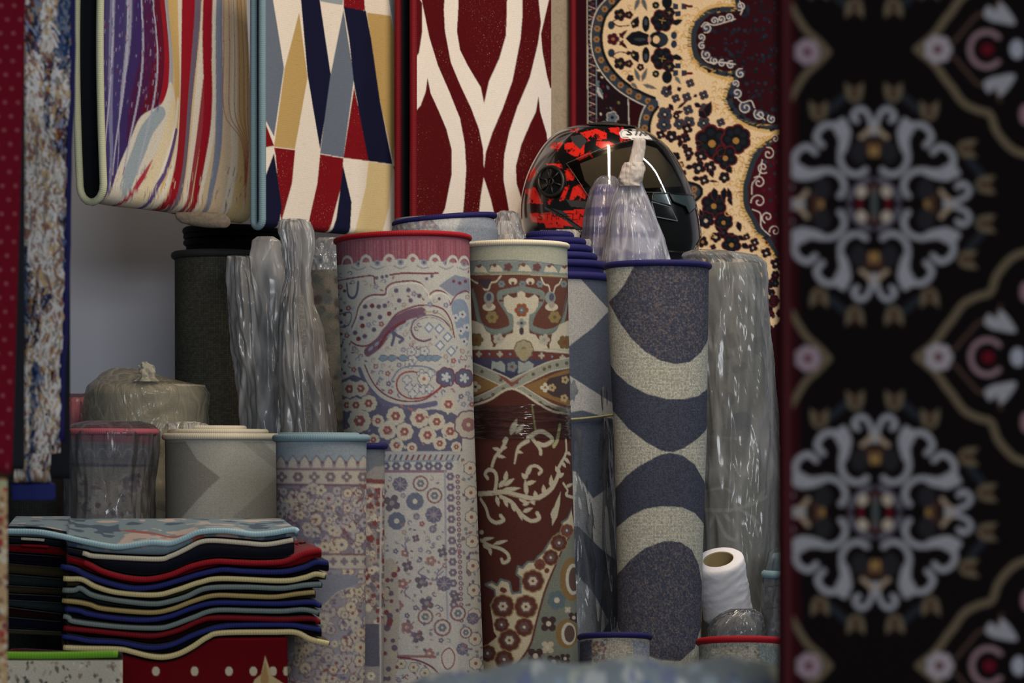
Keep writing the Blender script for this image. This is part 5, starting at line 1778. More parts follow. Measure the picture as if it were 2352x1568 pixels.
# ------------------------------------------------------------------ support roll and helmet
t = thing('wrapped_rug_roll', 'rug roll in white plastic under the helmet', 'rug')
Ls = Lathe([(634, 1290, 1540), (650, 1280, 1552), (floor_row(6.0), 1280, 1552)], 6.0, .85)
Ls.mesh('rolled_body', weave_mat('pale_bagged_back', base=(176, 172, 168)), t, step=6, caps=True)
wrap(Ls, t, [(629, 1292, 1536), (650, 1274, 1560), (2000, 1274, 1560)], PLM, seed=71, amp=3, pleat=5, depth=.85)
for i, rws in enumerate([[(527, 1276, 1318), (534, 1268, 1330), (550, 1264, 1336), (570, 1262, 1340)], [(538, 1200, 1222), (544, 1194, 1228), (560, 1192, 1232)], [(549, 1336, 1352), (556, 1332, 1356), (600, 1328, 1362)]]):
    S = Lathe(rws, (5.69, 5.66, 5.555)[i], .3)
    S.mesh('loose_plastic', PLW, t, step=2.5, full=True, caps=True, warp=lambda y, th: 5 * vnoise(th * 2.2, y / 8.0 + np.sin(th), 31 + i))

HROWS = [(284, 1362, 1408), (287, 1338, 1432), (292, 1312, 1456), (300, 1288, 1480), (312, 1268, 1502), (330, 1250, 1526), (350, 1236, 1544), (375, 1222, 1560), (400, 1211, 1572), (430, 1202, 1583), (460, 1197, 1592), (490, 1196, 1599), (520, 1199, 1604), (550, 1206, 1606), (575, 1216, 1604), (600, 1228, 1594), (618, 1242, 1576)]
_h = spline([(a, b, c) for a, b, c in HROWS], 5)
HROWS = [tuple(r) for r in _h]
HY = 5.85
hel = thing('motorcycle_helmet', 'red and black full face motorcycle helmet with clear visor', 'helmet')
HL = Lathe(HROWS, HY, .78)


def inside(P, x, y):
    r = np.zeros(np.shape(x), bool)
    n = len(P)
    for i in range(n):
        (ax, ay), (bx, by) = P[i], P[(i + 1) % n]
        if ay == by:
            continue
        r ^= ((ay <= y) != (by <= y)) & (x < ax + (y - ay) / (by - ay) * (bx - ax))
    return r


hq = lambda pts: [(1180 + x / 3.675, 240 + y / 3.675) for x, y in pts]
cv = HL.canvas((20, 20, 22))
RD5, DG, GR5 = (214, 40, 30), (58, 58, 60), (86, 86, 88)


def paint_helmet(c):
    rs = random.Random(4)
    c.poly([(1190, 270), (1620, 270), (1620, 640), (1190, 640)], (16, 16, 18))
    # grey angular field and camouflage-like red letters
    c.poly(hq([(60, 670), (200, 440), (340, 300), (500, 240), (400, 330), (300, 430), (200, 560), (120, 720)]), GR5)
    for p in ([(330, 330), (420, 320), (380, 380), (310, 370)], [(430, 330), (520, 310), (600, 340), (590, 420), (520, 440), (460, 410), (500, 370), (430, 380)],
              [(560, 240), (700, 205), (780, 240), (780, 290), (700, 300), (720, 250), (650, 260), (620, 290)], [(790, 200), (900, 190), (940, 230), (880, 260), (820, 230)],
              [(480, 220), (560, 200), (540, 240)], [(700, 310), (800, 310), (860, 340), (760, 380), (690, 340)], [(890, 260), (960, 290), (900, 310)], [(520, 460), (640, 400), (660, 420), (560, 470)],
              [(270, 500), (400, 500), (410, 540), (300, 520)], [(100, 600), (190, 520), (180, 600), (120, 640)], [(430, 560), (480, 540), (520, 600), (500, 640), (450, 640)],
              [(90, 720), (200, 700), (210, 760), (250, 840), (120, 830), (140, 780)], [(290, 790), (330, 790), (310, 830)], [(380, 820), (430, 700), (470, 680), (430, 800)],
              [(470, 800), (500, 700), (560, 670), (620, 760), (600, 800), (540, 760), (500, 810)], [(130, 920), (300, 910), (600, 880), (620, 1000), (600, 1040), (150, 990)],
              [(260, 1000), (420, 1010), (420, 1040), (270, 1040)]):
        q = np.array(hq(p))
        c.poly(q, RD5)
        cen = q.mean(0)
        for k in range(14):     # worn camouflage breaks
            a = q[rs.randrange(len(q))]
            x, y = a * .6 + cen * .4 + np.array([rs.uniform(-6, 6), rs.uniform(-6, 6)])
            c.poly([(x + rs.uniform(-5, 5), y + rs.uniform(-5, 5)) for _ in range(4)], rs.choice([(16, 16, 18), (120, 20, 20), RD5]))
    c.poly(hq([(480, 270), (580, 250), (620, 310), (560, 380), (500, 320)]), DG)
    c.poly(hq([(260, 860), (420, 900), (520, 1000), (600, 1060), (560, 1080), (440, 980), (260, 880)]), DG)
    c.poly(hq([(440, 800), (620, 820), (640, 880), (480, 860)]), DG)
    c.line(hq([(240, 840), (420, 940), (600, 1060)]), 3, (10, 10, 11), False)
    # lettering along the lower edge
    x = 1236.0

    def letter(ch, x, y, w_, h_, col, th_=2.3):
        G = {'S': [[(1, .1), (.3, 0), (0, .25), (.3, .48), (.8, .55), (1, .78), (.7, 1), (0, .9)]], 'T': [[(0, 0), (1, 0)], [(.5, 0), (.5, 1)]],
             'M': [[(0, 1), (0, 0), (.5, .6), (1, 0), (1, 1)]], 'H': [[(0, 0), (0, 1)], [(1, 0), (1, 1)], [(0, .5), (1, .5)]],
             'E': [[(1, 0), (0, 0), (0, 1), (1, 1)], [(0, .5), (.8, .5)]], 'L': [[(0, 0), (0, 1), (1, 1)]]}
        for st in G[ch]:
            c.line([(x + a * w_ - (b - .5) * 2, y + b * h_) for a, b in st], th_, col, False)
    for ch in 'STMHELM':
        letter(ch, x, 491, 11, 13, (28, 8, 8))
        x += 16
    # badge on the forehead
    c.poly(hq([(885, 240), (905, 212), (1010, 212), (1100, 235), (1165, 300), (1140, 300), (1010, 296), (900, 282)]), (236, 232, 228))
    c.line(hq([(898, 243), (912, 222), (1008, 220), (1090, 242), (1145, 292)]), 1.5, (30, 30, 32), False)
    c.line(hq([(898, 243), (908, 274), (1010, 286), (1140, 294)]), 1.5, (30, 30, 32), False)
    x = 1438
    for ch in 'STM':
        letter(ch, x, 299 + (x - 1438) * .05, 11, 11, (14, 14, 16), 3.4)
        x += 15
    for k in range(7):
        c.line([(1446 + k * 5, 315 + k * .4), (1448 + k * 5, 315 + k * .4)], 1.2, (60, 60, 60), False)
    c.poly(hq([(180, 700), (240, 560), (280, 760), (220, 760)]), (14, 14, 15))


paint_helmet(cv)
HM = plain_mat('helmet_lacquer', (20, 20, 22), 0.22, .5, coat=.8, vcol=True)
HL.mesh('shell', HM, hel, cv, step=2.0, full=False, nback=40, caps=True)


def patch(name, outline, off, mat, parent, step=2.0, thick=0.0, L=None, rim=None, rim_mat=None):
    """Panel lying on the helmet, cut to an outline."""
    L = L or HL
    o = np.array(outline, float)
    x0, y0 = o.min(0)
    x1, y1 = o.max(0)
    ys, xs = np.arange(y0, y1 + step, step), np.arange(x0, x1 + step, step)
    Yg, Xg = np.meshgrid(ys, xs, indexing='ij')
    m = inside(outline, Xg, Yg)
    # pull outside grid points onto the outline so that the edge is smooth
    dense = np.vstack([a + (b - a) * np.linspace(0, 1, 30)[:, None] for a, b in zip(o, np.roll(o, -1, 0))])
    near = ndil(m) & ~m
    idx = np.argwhere(near)
    for i, j in idx:
        d = (dense[:, 0] - Xg[i, j]) ** 2 + (dense[:, 1] - Yg[i, j]) ** 2
        k = d.argmin()
        Xg[i, j], Yg[i, j] = dense[k]
    ok = m | near
    keep = ok[:-1, :-1] & ok[1:, :-1] & ok[:-1, 1:] & ok[1:, 1:]
    P = onshell(L, Xg, Yg, off)
    ob = grid_mesh(name, P, mat, parent, keep=keep)
    if rim:
        d2 = np.vstack([a + (b - a) * np.linspace(0, 1, 8, endpoint=False)[:, None] for a, b in zip(o, np.roll(o, -1, 0))])
        tube(name + '_edge', onshell(L, d2[:, 0], d2[:, 1], off), rim, rim_mat or mat, ob, n=6, closed=True)
    return ob


def ndil(m):
    p = np.pad(m, 1)
    return p[:-2, 1:-1] | p[2:, 1:-1] | p[1:-1, :-2] | p[1:-1, 2:] | p[:-2, :-2] | p[2:, 2:] | p[:-2, 2:] | p[2:, :-2] | m


def onshell(L, x, y, off):
    q = L.mp(np.stack([np.ravel(x), np.ravel(y)], 1))
    P = L.pos(q[:, 1], q[:, 0] / L.rref, off)
    return P.reshape(np.shape(x) + (3,))


VM, nt, b = newmat('smoked_clear_visor')
nt.nodes.remove(b)
tr = N(nt, 'ShaderNodeBsdfTransparent')
tr.inputs[0].default_value = (.62, .60, .54, 1)
gl = N(nt, 'ShaderNodeBsdfGlossy')
gl.inputs['Roughness'].default_value = .03
lw = N(nt, 'ShaderNodeFresnel', i_IOR=1.6)
mx = N(nt, 'ShaderNodeMixShader')
nt.links.new(math_n(nt, 'ADD', math_n(nt, 'MULTIPLY', lw.outputs[0], 1.2), .06), mx.inputs[0])
nt.links.new(tr.outputs[0], mx.inputs[1])
nt.links.new(gl.outputs[0], mx.inputs[2])
nt.links.new(mx.outputs[0], nt.nodes['Material Output'].inputs[0])
BLK = plain_mat('black_gloss_plastic', (12, 13, 14), .18, .5, coat=.5)
BLM = plain_mat('black_satin_plastic', (26, 27, 28), .4, .4)
LIN_ = plain_mat('grey_visor_opening', (112, 104, 94), .7, .2, noise=.4, scale=14)
vis = hq([(460, 500), (600, 438), (760, 368), (900, 322), (1010, 300), (1120, 298), (1190, 312), (1250, 360), (1330, 470), (1420, 620), (1476, 745), (1440, 764), (1250, 745), (1100, 742), (900, 760), (640, 782), (540, 620)])
eye = hq([(560, 500), (760, 420), (900, 372), (1100, 340), (1200, 372), (1320, 520), (1410, 690), (1250, 700), (900, 715), (680, 730), (600, 640)])
patch('eye_opening', eye, 1.5, LIN_, hel, step=2.5)
patch('visor', vis, 9, VM, hel, step=2.0, rim=0.0007, rim_mat=plain_mat('visor_rim', (84, 82, 76), .25, .6))
# chin bar with angular vents
ch1 = hq([(1160, 752), (1280, 752), (1312, 856), (1150, 812)])
ch2 = hq([(1290, 752), (1480, 770), (1505, 868), (1450, 925), (1420, 860), (1320, 820)])
ch3 = hq([(1145, 822), (1300, 868), (1355, 985), (1180, 950)])
ch4 = hq([(1120, 770), (1150, 745), (1480, 760), (1560, 900), (1570, 1100), (1500, 1240), (1100, 1240)])
patch('chin_bar', ch4, 4, BLK, hel, rim=0.002, rim_mat=BLK)
PAN = plain_mat('grey_vent_plastic', (46, 58, 62), .22, .5, coat=.6)
patch('chin_vent', ch1, 8, PAN, hel, rim=.0016, rim_mat=BLK)
patch('chin_vent', ch2, 9, PAN, hel, rim=.0016, rim_mat=BLK)
patch('chin_vent', ch3, 9, BLK, hel, rim=.0014, rim_mat=plain_mat('vent_edge_glint', (92, 100, 106), .15, .6))  # pale rim paints in a reflection along the vent edge
# lower trim with hatching
tm = hq([(230, 1048), (360, 1040), (560, 1050), (620, 1100), (580, 1160), (520, 1140), (220, 1120)])
tr_ = patch('lower_trim', tm, 5, plain_mat('black_rubber_trim', (22, 22, 22), .6), hel)
for k in range(24):
    x = 236 + k * 15
    q_ = np.array(hq([(x + 14, 1062), (x - 4, 1092)]))
    tube('trim_rib', onshell(HL, q_[:, 0], q_[:, 1], 6), .0008, plain_mat('pale_rib', (150, 146, 138), .6) if k == 0 else bpy.data.materials['pale_rib'], tr_, n=5)
# round visor pivot with spokes
pc = np.array([1269.0, 417.0])
a = np.linspace(0, 2 * math.pi, 40, endpoint=False)
ring_ = lambda r_, off: onshell(HL, pc[0] + r_ * .98 * np.cos(a), pc[1] + r_ * 1.2 * np.sin(a), off)
pv = tube('pivot_cover', ring_(28, 6), .0045, BLM, hel, n=8, closed=True)
disc_rows = np.stack([ring_(r_, o_) for r_, o_ in ((28, 6), (20, 5), (8, 7), (1, 8))])
grid_mesh('pivot_plate', disc_rows, BLK, pv, wrap=True)
for k in range(6):
    an = k * math.pi / 3 + .3
    p = [(pc[0] + r_ * math.cos(an), pc[1] + r_ * 1.2 * math.sin(an)) for r_ in (7, 25)]
    p = np.array(p)
    tube('spoke', onshell(HL, p[:, 0], p[:, 1], 8), .0022, BLM, pv, n=6)
tube('hub', ring_(7, 9), .002, BLM, pv, n=6, closed=True)
# top ridge vent
patch('top_vent', hq([(640, 175), (760, 140), (900, 160), (1000, 190), (880, 185), (760, 175)]), 8, BLM, hel)

# ------------------------------------------------------------------ paper roll and loose plastic low on the right
PAP = plain_mat('soft_white_paper', (232, 230, 236), .9, .1, noise=.04, scale=60, bump=.3)
pr = thing('paper_roll', 'white paper roll leaning beside the navy circle roll', 'paper roll')
c0, c1 = W(1650, 1284, 5.09), W(1669, 1398, 5.15)
ax = Vector(c1) - Vector(c0)
Ln = ax.length
ax.normalize()
tilt = Vector((ax.x, ax.y - 0.42, ax.z)).normalized()     # top leans toward the viewer so that its hole shows
ax = Vector((ax.x, 0.42, ax.z)).normalized()
e1 = ax.cross(Vector((0, 1, 0))).normalized()
e2 = ax.cross(e1)
R_, Ri, Hh = 0.051, 0.031, 0.128
th = np.linspace(0, 2 * math.pi, 72, endpoint=False)


def ringp(r_, h_, amp=0.0):
    rr = r_ + amp * vnoise(np.cos(th) * 3 + h_ * 60, np.sin(th) * 3 + h_ * 130, 7)
    return np.array([list(Vector(c0) + ax * h_ + (e1 * math.cos(x) + e2 * math.sin(x)) * r) for x, r in zip(th, rr)])


prof = [(Ri, 0.0, 0), (R_ - .004, -.0005, 0), (R_, .003, .0003)] + [(R_ + .0005, h_, .0013) for h_ in np.linspace(.01, Hh, 26)] + [(R_ - .01, Hh + .002, .001), (Ri, Hh, 0)]
grid_mesh('paper_winding', np.stack([ringp(*p) for p in prof]), PAP, pr, wrap=True)
grid_mesh('cardboard_core', np.stack([ringp(r_, h_) for r_, h_ in ((Ri, .0005), (Ri - .001, .0), (Ri - .0018, .002), (Ri - .0018, Hh))]), plain_mat('cardboard', (150, 134, 96), .9, noise=.2), pr, wrap=True)

t = thing('plastic_bag', 'crumpled clear plastic under the white paper roll', 'plastic bag')
S = Lathe([(1398, 1680, 1730), (1408, 1656, 1748), (1425, 1635, 1754), (1445, 1626, 1758), (1470, 1622, 1758), (1500, 1622, 1758), (1900, 1622, 1758), (floor_row(4.98), 1622, 1758)], 4.98, .5)
S.mesh('crumpled_film', PL, t, step=2.5, ystep=2.5, full=True, caps=True, warp=lambda y, th: 4 - 9 * np.abs(vnoise(np.sin(th) * 5, y / 26.0 + np.cos(th) * 3, 71)) - 5 * np.abs(vnoise(np.sin(th) * 9 + y / 14.0, y / 16.0, 72)))
S2 = Lathe([(1412, 1668, 1722), (1440, 1640, 1740), (1500, 1640, 1740), (floor_row(4.98), 1640, 1740)], 4.98, .42)
S2.mesh('bag_contents', weave_mat('grey_bag_filling', base=(130, 128, 126)), t, step=5, caps=True, full=True)

# ------------------------------------------------------------------ stack of folded rugs, left foreground
G6 = lambda x, y: (x / 2.94, 1150 + y / 2.94)
STK = [
    ('sky', (150, 200, 220), 'pale blue edge, topmost of the folded stack', [(35, 195), (250, 200), (400, 225), (550, 260), (700, 290), (800, 300), (920, 285), (1030, 270), (1150, 275), (1250, 240), (1350, 200), (1500, 190), (1600, 200), (1720, 215), (1850, 205), (1930, 190), (1990, 185), (2010, 200)], 6.6),
    ('ivory', (70, 74, 110), 'ivory edge, second from the top of the folded stack', [(50, 290), (300, 305), (560, 345), (650, 365), (1050, 385), (1150, 365), (1250, 320), (1350, 270), (1450, 260), (1650, 275), (1800, 285), (1980, 255)], 5.6),
    ('red', (120, 14, 26), 'bright red edge, third from the top of the folded stack', [(50, 340), (300, 350), (500, 385), (600, 420), (700, 470), (850, 510), (1000, 520), (1150, 490), (1300, 430), (1450, 400), (1600, 405), (1750, 410), (1920, 400), (2060, 345), (2165, 325)], 6.6),
    ('royal', (30, 34, 80), 'royal blue edge just under the red edged one of the stack', [(50, 405), (450, 440), (600, 500), (750, 550), (900, 580), (1050, 570), (1200, 530), (1350, 485), (1500, 455), (1650, 465), (1900, 470), (2050, 440), (2130, 405), (2215, 408)], 6.2),
    ('cream', (180, 160, 100), 'straw yellow edge, fifth from the top of the folded stack', [(50, 480), (430, 515), (550, 520), (650, 570), (800, 610), (1050, 625), (1200, 590), (1350, 540), (1500, 515), (1900, 530), (2050, 510), (2130, 485), (2195, 495)], 6.2),
    ('teal', (100, 124, 124), 'grey teal edge between two yellowish edges of the stack', [(50, 560), (460, 595), (540, 580), (620, 625), (750, 655), (850, 670), (1000, 685), (1100, 680), (1250, 640), (1400, 580), (1650, 572), (1900, 580), (2050, 560), (2170, 552)], 6.2),
    ('tan', (150, 130, 84), 'dull tan edge above the navy edged one of the stack', [(50, 640), (460, 668), (600, 690), (700, 720), (1000, 745), (1150, 725), (1300, 670), (1450, 630), (1650, 634), (1850, 640), (2000, 620), (2125, 607)], 5.6),
    ('royal', (26, 30, 70), 'dark blue edge, fifth from the bottom of the folded stack', [(50, 700), (480, 725), (600, 755), (800, 785), (1000, 795), (1150, 770), (1300, 715), (1450, 680), (1700, 682), (1900, 685), (2100, 675), (2165, 698)], 6.0),
    ('teal', (110, 140, 146), 'light grey blue edge, fourth from the bottom of the stack', [(50, 745), (430, 770), (500, 805), (800, 840), (1050, 850), (1150, 835), (1300, 780), (1450, 730), (1700, 732), (1900, 735), (2050, 725), (2150, 745)], 6.0),
    ('darkred', (90, 10, 20), 'dark red edge, third from the bottom of the folded stack', [(50, 800), (400, 845), (600, 865), (900, 895), (1050, 900), (1200, 865), (1350, 800), (1450, 780), (1700, 784), (1900, 790), (2100, 785), (2158, 810)], 6.4),
    ('royal', (28, 34, 84), 'blue edge directly above the bottom rug of the stack', [(50, 870), (460, 910), (600, 935), (800, 945), (1000, 980), (1150, 965), (1300, 900), (1450, 850), (1600, 830), (1950, 828), (2050, 842), (2165, 858)], 6.0),
    ('cream', (180, 164, 112), 'cream edge sticking out at the bottom of the folded stack', [(50, 960), (430, 980), (550, 985), (800, 990), (900, 1010), (1000, 1035), (1100, 1045), (1200, 1025), (1300, 975), (1400, 910), (1500, 880), (1850, 875), (2000, 878), (2100, 926), (2220, 955)], 6.6),
]
YS = 4.2
curves = []
for st in STK:
    p = np.array([G6(*q) for q in st[3]])
    o = spline(p, 8)
    curves.append(o)
Xall = np.linspace(12, 760, 260)
rsn = random.Random(3)
for i, (bk, colr, lab, _, br) in enumerate(STK):
    o = curves[i]
    x0, x1 = o[0, 0], o[-1, 0]
    xs = np.append(Xall[(Xall > x0 - 4) & (Xall < x1 - 2)], x1)
    ytop = np.interp(xs, o[:, 0], o[:, 1])
    if i + 1 < len(STK):
        n_ = curves[i + 1]
        ybot = np.interp(xs, n_[:, 0], n_[:, 1]) - STK[i + 1][4] * .55 - 1.2
    else:
        ybot = ytop + 9
    ybot = np.maximum(ybot, ytop + 3)
    t = thing('folded_rug', 'folded rug with ' + lab, 'rug', group=None)
    dep = 0.45
    fr = YS + 0.018
    # cross section from the top back, over the front edge, to the bottom back
    prof = [(dep, 0.0), (dep * .7, 0.0), (.35, 0.0), (.15, .0), (.02, .0), (.0, .12), (-.004, .5), (.0, .88), (.02, 1.0), (.2, 1.0), (dep, 1.0)]
    P = []
    back = np.where(xs < 148, 0.30, 0.0)                     # the left end lies further back
    for d, f in prof:
        Yd = np.maximum(fr + d, fr + back + d * .5)
        yy = ytop + (ybot - ytop) * f
        if i == 0 and f == 0 and d > .1:
            yy = yy - 3.0 * np.sin(xs / 60.0) * (d > .1)
        z = EYE + (HZ - yy) * YS / FPX
        if i == 0 and f == 0 and d >= .35:      # the wavy front flattens toward the back
            zf = EYE + (HZ - 1206) * YS / FPX
            z = z + (zf - z) * min(1, d / dep * 1.1)
        P.append(np.stack([(xs - 1176) * YS / FPX * (1 + back / YS) - .16 * d, Yd, z], -1))
    if i == 0:
        ny = len(P)
        colt = np.zeros((ny, len(xs), 3), np.float32)
        for a in range(ny):
            for b_ in range(len(xs)):
                colt[a, b_] = lin((112, 132, 146))
        # finer top with faded design
        ds = np.linspace(dep, .02, 60)
        P2 = []
        for d in ds:
            f_ = min(1, max(0, (d - .02) / (dep - .02)) * 1.25)
            z = EYE + (HZ - ytop) * YS / FPX
            zf = EYE + (HZ - 1206) * YS / FPX
            P2.append(np.stack([(xs - 1176) * YS / FPX * (1 + .6 * back / YS) - .16 * d, fr + back * .6 + d, z + (zf - z) * f_], -1))
        P = P2 + P[5:]
        D, X = np.meshgrid(np.linspace(0, 1, len(P)), xs, indexing='ij')
        n1 = vnoise(X / 60, D * 9, 2) + .6 * vnoise(X / 22, D * 16, 5)
        colt = np.where((n1 > .55)[..., None], lin((182, 168, 164)), np.where((n1 < -.5)[..., None], lin((66, 84, 106)), lin((116, 138, 152))))
        red = np.abs(X - 300 - D * 120 + 260 * (.8 - D)) < 14
        colt = np.where((red & (D > .5))[..., None], lin((150, 84, 76)), colt)
        body = grid_mesh('folded_cloth', np.array(P), M['pile'], t, col=colt)
    else:
        body = grid_mesh('folded_cloth', np.array(P), pile_mat('folded_pile_%s' % chr(97 + i), base=(118, 12, 22) if bk == 'red' else tuple(int(v * .35) for v in colr), noise=.45, scale=300), t)  # pile colour scaled down to paint in the shade between the bound edges
    sel = o[:, 0] > (140 if 3 <= i else (190 if i in (1, 2) else 0))
    path = [W(x, y + br * .5, YS) for x, y in o[sel]]
    tube('binding', path, br * YS / FPX, M[bk], t, n=10)
    if 3 > i > 0 or i >= 3:
        lx = o[o[:, 0] < 146]
        if len(lx) > 9:
            k = (YS + .30) / YS
            path = [(W(x, y, YS).x * k, YS + .30, W(x, y, YS).z) for x, y in lx[3:-3]]
            tube('binding', path, 3.6 * YS / FPX, M[bk], t, n=8)

# support under the stack: red rug with white dots
def block(name, label, x0, x1, ytop, Yf, dep, paint, base, corner=10, mat=None, topf=None):
    """Rug folded into an upright bundle that stands on the floor; rounded edges."""
    t = thing(name, label, 'rug')
    fy = floor_row(Yf)
    k = Yf / FPX
    ss = np.arange(x0, x1, 2.0)
    ys = np.concatenate([np.arange(ytop, 1600, 2.0), np.linspace(1602, fy, 6)])
    cv = Cv(x0 - 2, ytop - 4, x1 + 2, 1600, base)
    paint(cv)
    cv.soften(1)
    rows, cols, uvs = [], [], []
    A = lambda x, Y_, y: ((x - 1176) * k, Y_, EYE + (HZ - y) * k)
    # loop of plan points: left side, front, right side, back
    plan = [(x0, Yf + dep)] + [(x0, Yf + dep * .5), (x0, Yf + corner * k)] + [(x0 + corner * (1 - math.cos(a_)), Yf + corner * k * (1 - math.sin(a_))) for a_ in (.5, 1.0, 1.4)]
    plan += [(x, Yf) for x in ss if x0 + corner < x < x1 - corner]
    plan += [(x1 - corner * (1 - math.cos(a_)), Yf + corner * k * (1 - math.sin(a_))) for a_ in (1.4, 1.0, .5)] + [(x1, Yf + corner * k), (x1, Yf + dep * .5), (x1, Yf + dep)]
    px = np.array([p[0] for p in plan])
    py = np.array([p[1] for p in plan])
    cy, cx_ = Yf + dep * .5, (x0 + x1) / 2
    P, C, U = [], [], []
    tp = np.full(len(px), float(ytop)) if topf is None else topf(px)
    for f, y in [(0.0, ytop), (.15, ytop), (.3, ytop), (.5, ytop), (.7, ytop), (.9, ytop), (.98, ytop + 1.5), (.995, ytop + 4)] + [(1, y) for y in ys[3:]]:
        X = cx_ + (px - cx_) * f
        tp = np.full(len(px), float(ytop)) if topf is None else topf(X)
        y = np.maximum(y, tp + min(y - ytop, 4) + 140 * np.maximum(cy + (py - cy) * f - Yf - .02, 0))
        Yv = cy + (py - cy) * f
        P.append(np.stack([(X - 1176) * k - .17 * (Yv - Yf), Yv, np.broadcast_to(EYE + (HZ - y) * k, X.shape)], -1))
        C.append(cv.sample(px, np.broadcast_to(y, px.shape).astype(float)))
        U.append(np.stack([px * k, -np.broadcast_to(y, px.shape) * k], -1))
    grid_mesh('folded_cloth', np.array(P), mat or M['pile'], t, col=np.array(C), uv=np.array(U), wrap=True)
    return t


def paint_dots(c):
    c.poly([(0, 1400), (800, 1400), (800, 1700), (0, 1700)], (112, 10, 22))
    for x in (358, 447, 526, 582, 627, 659, 269):
        c.disc(x, 1541, 9, (222, 206, 178), 11)
    c.poly([(609, 1505), (625, 1552), (650, 1568), (700, 1620), (560, 1620), (585, 1560), (600, 1548)], (214, 190, 140))
    c.poly([(609, 1518), (618, 1560), (609, 1600), (598, 1560)], (190, 150, 100))
    c.line([(400, 1468), (660, 1466)], 3, (150, 20, 34), False)


block('folded_rug', 'dark red folded rug with white dots under the folded stack', 20, 662, 1456, 4.24, .42, paint_dots, (112, 10, 22), topf=lambda x: np.interp(x, curves[-1][:, 0], curves[-1][:, 1]) + 12)


def paint_speckle(c):
    rs = random.Random(77)
    c.poly([(-40, 1400), (300, 1400), (300, 1700), (-40, 1700)], (206, 198, 180))
    for i in range(160):
        x, y = rs.uniform(-30, 284), rs.uniform(1516, 1610)
        k = rs.random()
        c.leaf(x, y, x + rs.uniform(-9, 9), y + rs.uniform(5, 20), rs.uniform(4, 10), rs.choice([(120, 112, 100), (90, 90, 86), (226, 216, 198), (150, 130, 120), (170, 160, 140), (206, 196, 176)]))
    c.poly([(-40, 1400), (300, 1400), (300, 1516), (-40, 1516)], (34, 40, 30))


t = block('folded_rug', 'cream speckled folded rug with bright green edge in the lower left corner', -30, 282, 1497, 3.95, .2, paint_speckle, (206, 198, 180), mat=M['pile_persian'])
tube('binding', [W(-30 + 300 * f, 1503 + 2 * math.sin(f * 4), 3.94) for f in np.linspace(0, 1, 30)], 8.5 * 3.95 / FPX, M['green'], t)

# ------------------------------------------------------------------ foreground hangings
SHM, nt, b = newmat('speckled_shag')
tc = N(nt, 'ShaderNodeVertexColor', layer_name='Col')
nt.links.new(tc.outputs[0], b.inputs['Base Color'])
b.inputs['Roughness'].default_value = .95
b.inputs['Specular IOR Level'].default_value = .05
H = Hang(34, 3.3, math.radians(10), 163, -40, 1108, d=0.03, wave=lambda S_, z: 0.012 * np.sin(z * 11) + .004 * np.sin(z * 29 + S_ * 20))
cv = H.canvas((190, 180, 170))
rs = random.Random(5)
yy, xx = np.mgrid[0:cv.h, 0:cv.w]
cv.a[:] = lin((150, 140, 132))
for k in range(3600):
    x, y = rs.uniform(0, cv.w), rs.uniform(0, cv.h)
    u = vnoise(x / 40, y / 90, 3)
    blue = vnoise(x / 26 + 3, y / 150, 8) > .5
    pal = [(232, 228, 226), (214, 204, 196), (206, 176, 128), (228, 224, 224), (150, 104, 92), (236, 230, 224)] if u > -.15 else [(70, 56, 60), (124, 64, 58), (46, 50, 84), (176, 140, 90), (44, 40, 42), (222, 216, 208), (150, 160, 190)]
    if blue:
        pal = [(44, 66, 108), (60, 84, 122), (34, 46, 80), (120, 130, 150)]
    a, l = rs.uniform(-.6, .6), rs.uniform(8, 26)
    i = lin(rs.choice(pal))
    wd_ = rs.randint(3, 7)
    for s_ in range(int(l)):
        xi, yi = int(x + s_ * math.sin(a)), int(y + s_ * math.cos(a))
        if 0 <= xi < cv.w - 7 and 0 <= yi < cv.h:
            cv.a[yi, xi:xi + wd_] = i
cv.soften(1)


def rag(S_, l):
    n = vnoise(S_ * 140, l * 110, 4)
    tap = np.clip(l / 1.0, 0, 1)
    nar = 0.014 * np.clip((l - .1) / .5, 0, 1) + np.where((l > .615), .012, 0)       # the strip narrows toward its end
    x = -nar * (S_ / H.w) + 0.0012 * vnoise(l * 40, S_ * 0 + 2, 6)
    return np.stack([x, -0.004 * n, 0 * n], -1)


t = thing('hanging_rug', 'speckled cream and blue shag rug hanging at the left', 'rug')
H.mesh('rug_cloth', SHM, t, cv, step=2.0, ragged=rag)
ll = H.lrows(.02)
ll = ll[ll < H.zt - H.zb - .05]
p = H.pos(np.full(len(ll), H.w), ll) + rag(np.full(len(ll), H.w), ll)
tube('binding', p + np.array([0.001, 0.004, 0]), .0045, M['navy'], t)
S = Lathe([(1106, 26, 116), (1112, 24, 124), (1140, 26, 126), (1148, 28, 122)], 3.33, .25)
S.mesh('hem_band', M['royal'], t, step=2, full=True, caps=True, warp=lambda y, th: 2.0 * np.sin(th * 5))
H2 = Hang(-60, 2.75, math.radians(12), 60, -40, 1090, d=0.03, wave=lambda S_, z: .006 * np.sin(z * 9))
cv = H2.canvas((112, 12, 32))
for a in range(40):
    for b_ in range(7):
        cv.disc(4 + b_ * 30 + (a % 2) * 15, 12 + a * 32, 4.0, (160, 84, 92))
cv.soften(2)


def lean(S_, l):
    return np.stack([-0.016 * np.clip(l / .55, 0, 1.1) * np.ones_like(S_), 0 * l, 0 * l], -1)


